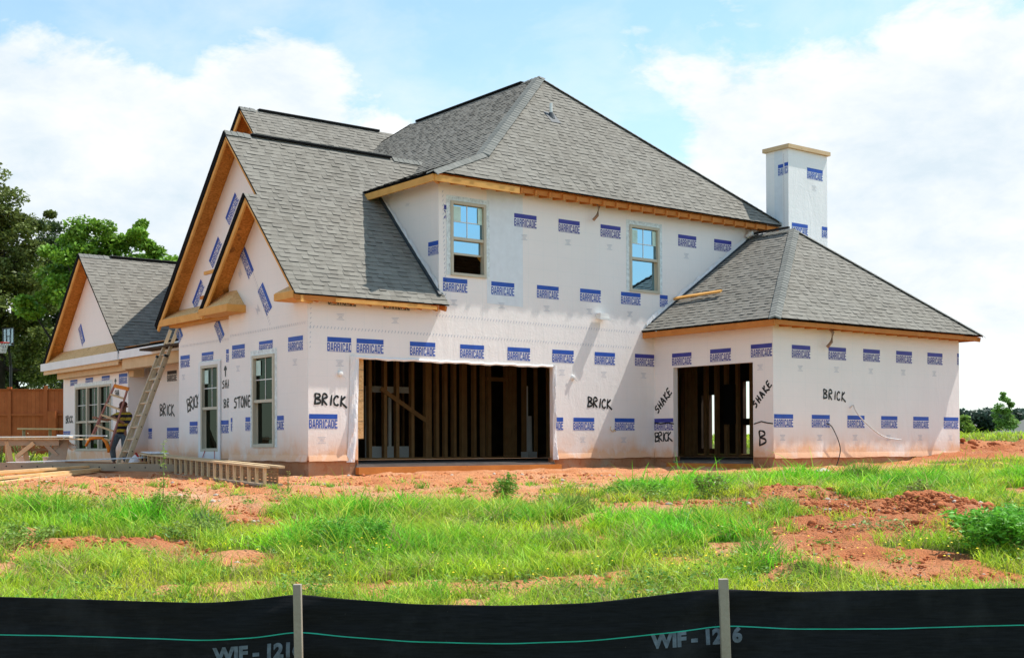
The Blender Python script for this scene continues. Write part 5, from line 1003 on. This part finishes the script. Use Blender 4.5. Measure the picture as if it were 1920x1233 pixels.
# ---------------------------------------------------------------- lattice truss lying in front of the gable walls
P0 = Vector((-.50, 6.9, 0)); P1 = Vector((-2.40, -2.98, 0)); dv = (P1 - P0).normalized(); bk = Vector((dv.y * -1, dv.x, 0)).normalized()
if bk.x < 0: bk = -bk
lt = empty('lattice_truss', P0 + Vector((0, 0, -.36)), 'long wooden lattice truss lying on the dirt in front of the white gable walls', 'truss')
def tp(t, b, z): p = P0.lerp(P1, t) + bk * b; return Vector((p.x, p.y, -.33 - .075 * t + z * (.38 - .09 * t)))
for b in (0, .24):
    for z, e in ((.03, 1), (1, 1.012)): mb = MB(); mb.beam(tp(0, b, z), tp(e, b, z), .10, .035); mb.build('chord', 'lumber_grey' if z < .5 else 'lumber_pale', lt)
for i in range(23):
    t = i / 22
    mb = MB(); mb.beam(tp(t, 0, .06), tp(t, 0, .96), .04, .07, up=dv); mb.build('upright', 'lumber_pale', lt)
mb = MB()
for z in (.14, .30, .46, .62, .78, .92): mb.beam(tp(0, .21, z), tp(1, .21, z), .02, .034)
for i in range(46): mb.beam(tp((i + .5) / 46, .235, .06), tp((i + .5) / 46, .235, .96), .02, .05, up=dv)
mb.build('lattice_panel', 'lumber_dark', lt)  # panel in darker wood than the pale uprights
mb = MB(); mb.beam(tp(.0, .2, 1.12), tp(.16, .1, 1.12), .4, .02); o = mb.build('white_sheet', 'white_trim'); tag(o, 'short white sheet lying on the far end of the lattice truss', 'sheet')

# lumber at the left
def plank(name, a, b, w, h, mat, label, group=None):
    mb = MB(); mb.beam(a, b, w, h); o = mb.build(name, mat); tag(o, label, 'plank', group or 'loose boards and planks lying in front of the house'); return o
def gp(u, d, dz):
    s = (u - 960) / FPX * d; return at_ground(s, d, dz)
plank('plank', gp(-60, 19.9, .03), gp(196, 26.0, .05), .14, .04, 'lumber_new', 'lowest pale plank of the loose lumber at the left edge')
plank('plank', gp(-60, 20.6, .075), gp(240, 27.0, .11), .14, .04, 'lumber_new', 'split ended plank lying second from the bottom of the loose lumber')
plank('plank', gp(-60, 21.6, .13), gp(283, 28.3, .17), .15, .045, 'lumber_new', 'longest yellow plank, on top of the loose lumber, ending by the truss')
plank('plank', gp(-60, 23.0, .06), gp(130, 25.0, .08), .16, .04, 'lumber', 'short weathered plank under the bolted beam at the left edge')
bb = empty('bolted_beam', gp(-60, 25.2, 0), 'long grey beam with a row of dark bolt holes lying across the left foreground', 'beam'); mb = MB(); a = gp(-60, 25.4, .16); b = gp(345, 25.6, .10); mb.beam(a, b, .05, .15); mb.build('timber', 'lumber_grey', bb)
for i in range(14):
    p = a.lerp(b, (i + .5) / 14) - fw * .028; mb = MB(); mb.tube([p + fw * .012, p], .016, 8); mb.build('bolt_hole', 'plastic_black', bb)
plank('white_board', gp(14, 26.6, .20), gp(150, 27.3, .24), .35, .02, 'white_trim', 'white painted board lying on the beam, left one of two'); plank('white_board', gp(122, 27.2, .23), gp(270, 28.4, .28), .40, .02, 'patch_blue', 'bluish white board lying on the beam, right one of two, nearest the ladder')
plank('plank', gp(142, 29.2, .10), gp(248, 29.4, .12), .14, .05, 'lumber_pale', 'short pale plank on the ground between the left window and the ladder')
# saw table
sd_t = 28.6; tb0 = gp(-10, sd_t, 0); saw = empty('saw_table', tb0, 'rough timber work table with braced legs at the left edge', 'work table'); T = LB(tb0)
def bt(name, a, b, w=.04, h=.1, mat='lumber_pale', up=(0, 0, 1)): mb = MB(); mb.beam(T(*a), T(*b), w, h, up); return mb.build(name, mat, saw)
bt('table_top', (-.6, .15, .72), (1.95, .15, .70), .75, .03, 'lumber_pale'); bt('apron', (-.5, -.12, .63), (1.5, -.12, .62), .04, .13, 'lumber_grey'); bt('apron', (-.5, .45, .63), (1.5, .45, .62), .04, .13, 'lumber_grey')
for (x0, x1, y) in ((.33, .45, -.12), (.62, .80, .0), (.10, .15, .45), (1.43, 1.30, -.05), (1.40, 1.36, .45)): bt('leg', (x0, y, .66), (x1, y, -.02), .10 if x0 < 1 else .11, .07, 'lumber_pale' if x0 < 1 else 'lumber_grey', (0, 1, 0))
bt('brace', (.55, -.17, .30), (.95, -.17, .62), .04, .09); bt('brace', (1.15, -.1, .62), (1.45, -.1, .33), .04, .09, 'lumber_grey'); bt('shelf_rail', (.45, .2, .47), (1.5, .2, .47), .04, .06, 'lumber_grey')
for nm, a, b, w, mt, lb in (('board', (-.6, .05, .752), (1.72, .05, .758), .28, 'white_trim', 'white trim board lying along the front of the timber work table'), ('board', (-.2, .38, .75), (1.6, .38, .75), .2, 'lumber', 'yellow board lying at the back of the timber work table'), ('board', (1.35, .2, .79), (2.45, .25, .775), .12, 'white_trim', 'narrow white board overhanging the right end of the work table')):
    mb = MB(); mb.beam(T(*a), T(*b), w, .025); o = mb.build(nm, mt); tag(o, lb, 'board')
mb = MB(); mb.tube([T(.95, .8, .0), T(.95, .8, .28)], [.13, .15], 14); mb.tube([T(.95, .8, .28), T(.95, .8, .30)], .16, 14); o = mb.build('bucket', 'plastic_white', smooth=False); tag(o, 'white plastic bucket behind the legs of the work table, right of another', 'bucket', 'white buckets behind the work table')
mb = MB(); mb.tube([T(.28, .9, .0), T(.28, .9, .30)], [.14, .16], 14); mb.tube([T(.28, .9, .30), T(.28, .9, .32)], .17, 14); o = mb.build('bucket', 'plastic_white'); tag(o, 'white plastic bucket behind the left leg of the work table', 'bucket', 'white buckets behind the work table')
mb = MB(); v = [T(1.15, -.3, .04), T(1.62, -.15, .04), T(1.66, .1, .78), T(1.5, .05, .70)]; w_ = [p + fw * .02 for p in v]; mb.mesh(v + w_, [(0, 1, 2, 3), (7, 6, 5, 4), (0, 4, 5, 1), (1, 5, 6, 2), (2, 6, 7, 3), (3, 7, 4, 0)]); o = mb.build('metal_sheet', 'lumber_grey'); tag(o, 'grey triangular sheet leaning against the right legs of the work table', 'sheet')
mb = MB(); q = T(1.52, .3, .66); mb.tube([q, q + rt * .06 - Vector((0, 0, .10)), q + rt * .14 - Vector((0, 0, .15)), q + rt * .22 - Vector((0, 0, .12))], [.04, .07, .08, .05], 8); o = mb.build('plastic_bag', 'tape_pale', smooth=True); tag(o, 'pale crumpled plastic bag hanging at the right end of the work table', 'bag')
# plank bench by the cedar fence
q = gp(36, 41, 0); be = empty('plank_bench', q, 'weathered plank shelf on posts in front of the cedar fence', 'bench'); T2_ = LB(q); zb_ = .62
mb = MB(); mb.beam(T2_(0, 0, zb_ + .42), T2_(1.9, 0, zb_ + .40), .35, .05); mb.build('shelf', 'lumber_pale', be)
for x in (.15, 1.0, 1.75): mb = MB(); mb.beam(T2_(x, 0, 0), T2_(x, 0, zb_ + .40), .08, .08, up=(0, 1, 0)); mb.build('leg', 'lumber_grey', be)
weed(float(-.385 * 40), 40, 1.0, .5, 260, (.45, .34, .18), 'pile of dry brown brush beside the plank shelf', stems=22, leaf=.06, name='dry_brush', cat='brush')
weed(float(-.405 * 36), 36, .8, .4, 200, (.48, .38, .22), 'dry straw coloured brush at the left edge above the work table', stems=22, leaf=.05, name='dry_brush', cat='brush')
# grey sack and tool by the ladder
q = gp(258, 29.8, 0); bm = bmesh.new(); bmesh.ops.create_icosphere(bm, subdivisions=4, radius=1)
for v in bm.verts:
    n_ = fbm(v.co.x * 2 + 5, v.co.y * 2 + v.co.z * 3, 1.3, 3); v.co *= .8 + .45 * float(n_)
    v.co.x *= .24; v.co.y *= .2; v.co.z = max(v.co.z, -.1) * .30
me = bpy.data.meshes.new('sack'); bm.to_mesh(me); bm.free(); me.materials.append(MATS['wrap_loose']); me.polygons.foreach_set('use_smooth', [True] * len(me.polygons)); o = bpy.data.objects.new('sack', me); COL.objects.link(o); o.location = q + Vector((0, 0, .02)); tag(o, 'grey crumpled sack on the ground between the long ladder and the truss', 'sack')
q = gp(272, 29.4, 0); to = empty('hand_truck', q, 'small dark and red power tool standing at the end of the truss', 'tool'); mb = MB(); mb.beam(q + rt * -.22 + Vector((0, 0, .38)), q + rt * .02 + Vector((0, 0, .05)), .04, .04); mb.beam(q + rt * -.05 + Vector((0, 0, .36)), q + rt * .1 + Vector((0, 0, .04)), .04, .04); mb.build('handle', 'red', to)
mb = MB(); mb.tube([q + rt * -.06 + Vector((0, 0, .27)), q + rt * .06 + Vector((0, 0, .23))], .07, 8); mb.tube([q + Vector((0, 0, .07)) - fw * .04, q + Vector((0, 0, .07)) + fw * .04], .07, 10); mb.build('motor', 'plastic_black', to); to.name = 'power_tool'

# ---------------------------------------------------------------- extension ladder leaning on the porch beam
lb0 = Vector((-.82, 7.22, -.34)); top = Vector((.52, 7.42, 2.97)); lad = empty('extension_ladder', lb0, 'long aluminium extension ladder leaning on the white porch beam beside the man', 'ladder'); ax = (top - lb0).normalized(); sd2 = Vector((0, 1, 0)); nrm = ax.cross(sd2).normalized()
if nrm.x > 0: nrm = -nrm
Lt = (top - lb0).length
for (nm, t0, t1, o_, hw, mt) in (('base_section', 0, .80, .05, .24, 'aluminium'), ('fly_section', .10, 1.0, 0, .205, 'aluminium')):
    for k in (-1, 1):
        mb = MB(); mb.beam(lb0 + ax * (Lt * t0) + sd2 * (hw * k) + nrm * o_, lb0 + ax * (Lt * t1) + sd2 * (hw * k) + nrm * o_, .035, .075, up=nrm); mb.build('rail', mt, lad)
    n = int(Lt * (t1 - t0) / .3)
    for i in range(n):
        p = lb0 + ax * (Lt * t0 + .16 + i * .3) + nrm * o_; mb = MB(); mb.tube([p - sd2 * hw, p + sd2 * hw], .02, 8); mb.build('rung', mt, lad)
for k in (-1, 1):
    mb = MB(); p = lb0 + ax * (Lt * .8) + sd2 * (.24 * k) + nrm * .05; mb.beam(p - ax * .04, p + ax * .02, .05, .09, up=nrm); mb.build('rail_guide', 'plastic_black', lad)
    for i in range(10):
        p = lb0 + ax * (.3 * i + .18) + sd2 * (.24 * k) + nrm * .02 - sd2 * .019; mb = MB(); mb.tube([p - sd2 * .001, p - sd2 * .006], .014, 7); mb.build('rung_end', 'plastic_black', lad)
    mb = MB(); p = lb0 + sd2 * (.24 * k) + nrm * .05; mb.beam(p - ax * .02, p + ax * .06, .05, .10, up=nrm); mb.build('foot', 'plastic_black', lad)

# ---------------------------------------------------------------- the worker and the stepladder he carries
SC = .955; mo = sp(224, 872, 32.0); mo_s = to_sd(mo.x, mo.y); mo.z = max(mo.z, float(gz(*mo_s))) 
def M_(x, y, z): return mo + (rt * x + fw * y) * SC + Vector((0, 0, z * SC))
def skin(name, chains, mats, parent, sub=2, assign=None):
    """chains: lists of (key, point, radius); equal keys share a vertex"""
    keys = {}; vs = []; rad = []; es = []
    o0 = root_loc(parent) if parent else Vector()
    for ch in chains:
        pv = None
        for key, p, r_ in ch:
            if key not in keys: keys[key] = len(vs); vs.append(tuple(Vector(p) - o0)); rad.append(r_)
            if pv is not None: es.append((pv, keys[key]))
            pv = keys[key]
    me = bpy.data.meshes.new(name); me.from_pydata(vs, es, []); ob = bpy.data.objects.new(name, me); COL.objects.link(ob); md = ob.modifiers.new('s', 'SKIN'); md.use_smooth_shade = True
    for i, sv in enumerate(me.skin_vertices[0].data):
        r_ = rad[i]; sv.radius = (r_, r_) if not isinstance(r_, tuple) else r_; sv.use_root = (i == 0)
    s2 = ob.modifiers.new('u', 'SUBSURF'); s2.levels = sub; s2.render_levels = sub
    dg = bpy.context.evaluated_depsgraph_get(); m2 = bpy.data.meshes.new_from_object(ob.evaluated_get(dg)); bpy.data.objects.remove(ob); m2.name = name; m2.materials.clear()
    for mm in mats: m2.materials.append(MATS[mm])
    m2.polygons.foreach_set('use_smooth', [True] * len(m2.polygons))
    if assign:
        for pl in m2.polygons: pl.material_index = assign(Vector(pl.center) + o0)
    o = bpy.data.objects.new(name, m2); COL.objects.link(o)
    if parent: o.parent = parent
    return o
simple('skin', (.30, .15, .09), .55, .3, .08, 8); simple('denim', (.10, .14, .17), .85, .2, .3, 14, .3); simple('boot', (.22, .07, .03), .6, .3); simple('cap', (.09, .028, .022), .8, .2, .2, 12); simple('hair', (.012, .01, .01), .7)
m = MatB('striped_shirt', (.5, .4, .1), .9, .1); sx = m.n('ShaderNodeSeparateXYZ'); m.l(m.n('ShaderNodeNewGeometry').outputs['Position'], sx.inputs[0]); zz = m.math('SUBTRACT', sx.outputs[2], float(mo.z)); zz = m.math('ADD', zz, m.math('MULTIPLY', m.noise(m.coord('Position'), 4, 3), .05)); fr_ = m.math('FRACT', m.math('DIVIDE', zz, .145)); c = m.ramp(fr_, [(0, (.50, .36, .05)), (.46, (.50, .36, .05)), (.5, (.028, .024, .04)), (.97, (.028, .024, .04))]); m.col(c)
man = empty('person', mo, 'worker in a striped yellow and navy shirt, jeans and dark cap carrying a stepladder', 'person')
S_ = SC
hipc = M_(.03, .02, .88); chest = M_(.12, 0, 1.22); neck = M_(.14, -.02, 1.40)
hl, hr = M_(-.05, 0, .84), M_(.12, .02, .84); kl, kr = M_(-.17, -.06, .46), M_(.14, .0, .46); al, ar = M_(-.15, .03, .08), M_(.13, .08, .08); tl, tr_ = M_(-.12, -.14, .035), M_(.17, -.06, .035)
shl, shr = M_(-.05, -.02, 1.34), M_(.29, .02, 1.33); el, er = M_(-.28, -.12, 1.20), M_(.24, -.2, 1.08); hl_, hr_ = M_(-.53, -.24, 1.25), M_(-.02, -.30, 1.24)
def fingers(h, d, tag_, grip):
    """five separate fingers closing round a rail along grip"""
    out = []; side = d.cross(grip).normalized()
    for i, L in enumerate((.055, .062, .058, .046)):
        b = h + d * .05 + grip * (.026 - .017 * i); out.append([(tag_ + 'p', h + d * .03, .030 * S_), (tag_ + 'f%da' % i, b, .0095), (tag_ + 'f%db' % i, b + d * L * .6 + side * .012, .0085), (tag_ + 'f%dc' % i, b + d * L * .7 + side * .045, .0075)])
    out.append([(tag_ + 'p', h + d * .03, .03 * S_), (tag_ + 'ta', h + grip * .035 + side * .01, .011), (tag_ + 'tb', h + grip * .045 + d * .035 + side * .04, .0085)])
    return out
gl_ = Vector((0, 0, 1)); dl = (hl_ - el).normalized(); dr_ = (hr_ - er).normalized()
chains = [[('hip', hipc, (.135 * S_, .10 * S_)), ('belly', M_(.07, .01, 1.03), (.13 * S_, .10 * S_)), ('chest', chest, (.145 * S_, .105 * S_)), ('neckb', M_(.13, -.01, 1.34), .075 * S_), ('neck', neck, .055 * S_), ('jaw', M_(.125, -.07, 1.47), .068 * S_), ('head', M_(.13, -.06, 1.56), .088 * S_), ('crown', M_(.135, -.04, 1.63), .062 * S_)],
          [('chest', chest, .14), ('shl', shl, .062 * S_), ('el', el, .045 * S_), ('fl', el.lerp(hl_, .5), .036 * S_), ('hl', hl_, .026 * S_), ('lp', hl_ + dl * .03, .03 * S_)], [('chest', chest, .14), ('shr', shr, .065 * S_), ('er', er, .047 * S_), ('fr', er.lerp(hr_, .5), .037 * S_), ('hr', hr_, .027 * S_), ('rp', hr_ + dr_ * .03, .03 * S_)],
          [('hip', hipc, .13), ('hipl', hl, .088 * S_), ('kl', kl, .058 * S_), ('al', al, .040 * S_), ('tl', tl, .032 * S_)], [('hip', hipc, .13), ('hipr', hr, .088 * S_), ('kr', kr, .058 * S_), ('ar', ar, .040 * S_), ('tr', tr_, .032 * S_)]]
chains += fingers(hl_, dl, 'l', Vector((.3, 0, .95))) + fingers(hr_, dr_, 'r', Vector((.25, 0, .97)))
skin('body', chains, ['skin'], man)
skin('shirt', [[('hem', M_(.035, .02, .80), (.17 * S_, .14 * S_)), ('hip', M_(.04, .02, .90), (.168 * S_, .138 * S_)), ('belly', M_(.07, .01, 1.05), (.158 * S_, .128 * S_)), ('chest', chest, (.168 * S_, .128 * S_)), ('nb', M_(.13, -.01, 1.35), .085 * S_), ('nt', M_(.137, -.012, 1.385), .066 * S_)], [('chest', chest, .16), ('shl', shl, .078 * S_), ('el', shl.lerp(el, .75), .062 * S_)], [('chest', chest, .16), ('shr', shr, .082 * S_), ('er', er, .066 * S_), ('cf', er.lerp(hr_, .25), .052 * S_)]], ['striped_shirt'], man)
skin('jeans', [[('w', M_(.04, .02, .93), (.145 * S_, .115 * S_)), ('hip', hipc, (.15 * S_, .12 * S_)), ('hipl', hl - Vector((0, 0, .03)), .112 * S_), ('kl', kl, .086 * S_), ('cl', kl.lerp(al, .5), .078 * S_), ('al', al + Vector((0, 0, .02)), .066 * S_)], [('hip', hipc, .14), ('hipr', hr - Vector((0, 0, .03)), .112 * S_), ('kr', kr, .086 * S_), ('cr', kr.lerp(ar, .5), .078 * S_), ('ar', ar + Vector((0, 0, .02)), .066 * S_)]], ['denim'], man)
for nm, a, t in (('bl', al, tl), ('br', ar, tr_)): skin('boot', [[(nm + 'h', a + Vector((0, 0, .02)), .05), (nm + 'a', a - Vector((0, 0, .03)), .05), (nm + 't', t + Vector((0, 0, .01)), .042)]], ['boot'], man)
hd = M_(.13, -.06, 1.57); fd = (-fw * .80 - rt * .25 - Vector((0, 0, .5))).normalized(); hu = (Vector((0, 0, 1)) - fd * fd.z).normalized(); hs = fd.cross(hu)
mb = MB()
bm = bmesh.new(); bmesh.ops.create_uvsphere(bm, u_segments=18, v_segments=10, radius=.108)
cv = [(v.co.x, v.co.y, v.co.z) for v in bm.verts]; cf_ = [tuple(v.index for v in f.verts) for f in bm.faces if f.calc_center_median().z > -.005]; bm.free()
mb.mesh([hd + hs * x + fd * y + hu * (z + .02) for x, y, z in cv], cf_); a = [hd + hs * (.09 * math.cos(t)) + fd * (.09 + .08 * math.sin(t)) + hu * .022 for t in np.linspace(0, math.pi, 9)]; mb.face(a); mb.face([p - hu * .008 for p in a][::-1]); mb.build('cap', 'cap', man, smooth=True, fix=False)
mb = MB(); mb.tube([hd + fd * .075 + hu * .0, hd + fd * .115 - hu * .03], [.012, .02], 6); 
for k in (-1, 1): mb.tube([hd + hs * (.082 * k) - hu * .03, hd + hs * (.102 * k) - hu * .01], [.018, .026], 6)
mb.build('face', 'skin', man, smooth=True)
mb = MB()
for k in (-1, 1): mb.tube([hd + fd * .083 + hs * (.034 * k) - hu * .0, hd + fd * .092 + hs * (.034 * k) - hu * .0], .011, 6); mb.beam(hd + fd * .088 + hs * (.02 * k) + hu * .016, hd + fd * .084 + hs * (.05 * k) + hu * .015, .008, .006)
mb.beam(hd + fd * .088 - hs * .03 - hu * .052, hd + fd * .088 + hs * .03 - hu * .052, .012, .012, up=hu); mb.beam(hd + fd * .088 - hs * .025 - hu * .068, hd + fd * .088 + hs * .025 - hu * .068, .01, .005, up=hu); mb.build('eyes_and_moustache', 'hair', man)
# stepladder (in front of the man)
def G(u, v, dd=31.55): return sp(u, v, dd)
sl_ = empty('stepladder', G(200, 840), 'pinkish stepladder with orange top and braces held aslant by the man', 'stepladder')
def rail(name, a, b, w, h, mat): mb = MB(); mb.beam(a, b, w, h, up=-fw); return mb.build(name, mat, sl_)
rail('rail', G(216, 720), G(167, 828), .035, .07, 'ladder_rail'); rail('rail', G(240, 726), G(204, 846), .035, .07, 'ladder_rail')
for a, b in (((207.5, 739), (232.5, 747)), ((199.5, 758), (226, 768)), ((190, 777), (220, 788)), ((181, 797), (213, 808)), ((172, 814), (207, 826))): rail('step', G(*a), G(*b), .045, .09, 'lumber_pale')
mb = MB(); mb.beam(G(215, 723), G(241, 729), .09, .12, up=-fw); mb.build('top_cap', 'orange', sl_)
for pts in ([(161, 836), (168, 822), (180, 820), (194, 821)], [(192, 822), (199, 828), (204, 842), (203, 848)]): mb = MB(); mb.tube([G(*q, 31.5) for q in pts], [.03, .045, .045, .03], 6); mb.build('spreader', 'orange', sl_, smooth=True)
rail('rear_rail', G(213, 724, 31.8), G(176, 818, 31.8), .025, .03, 'ladder_rail'); rail('rear_rail', G(238, 729, 31.8), G(207, 838, 31.8), .025, .03, 'ladder_rail')
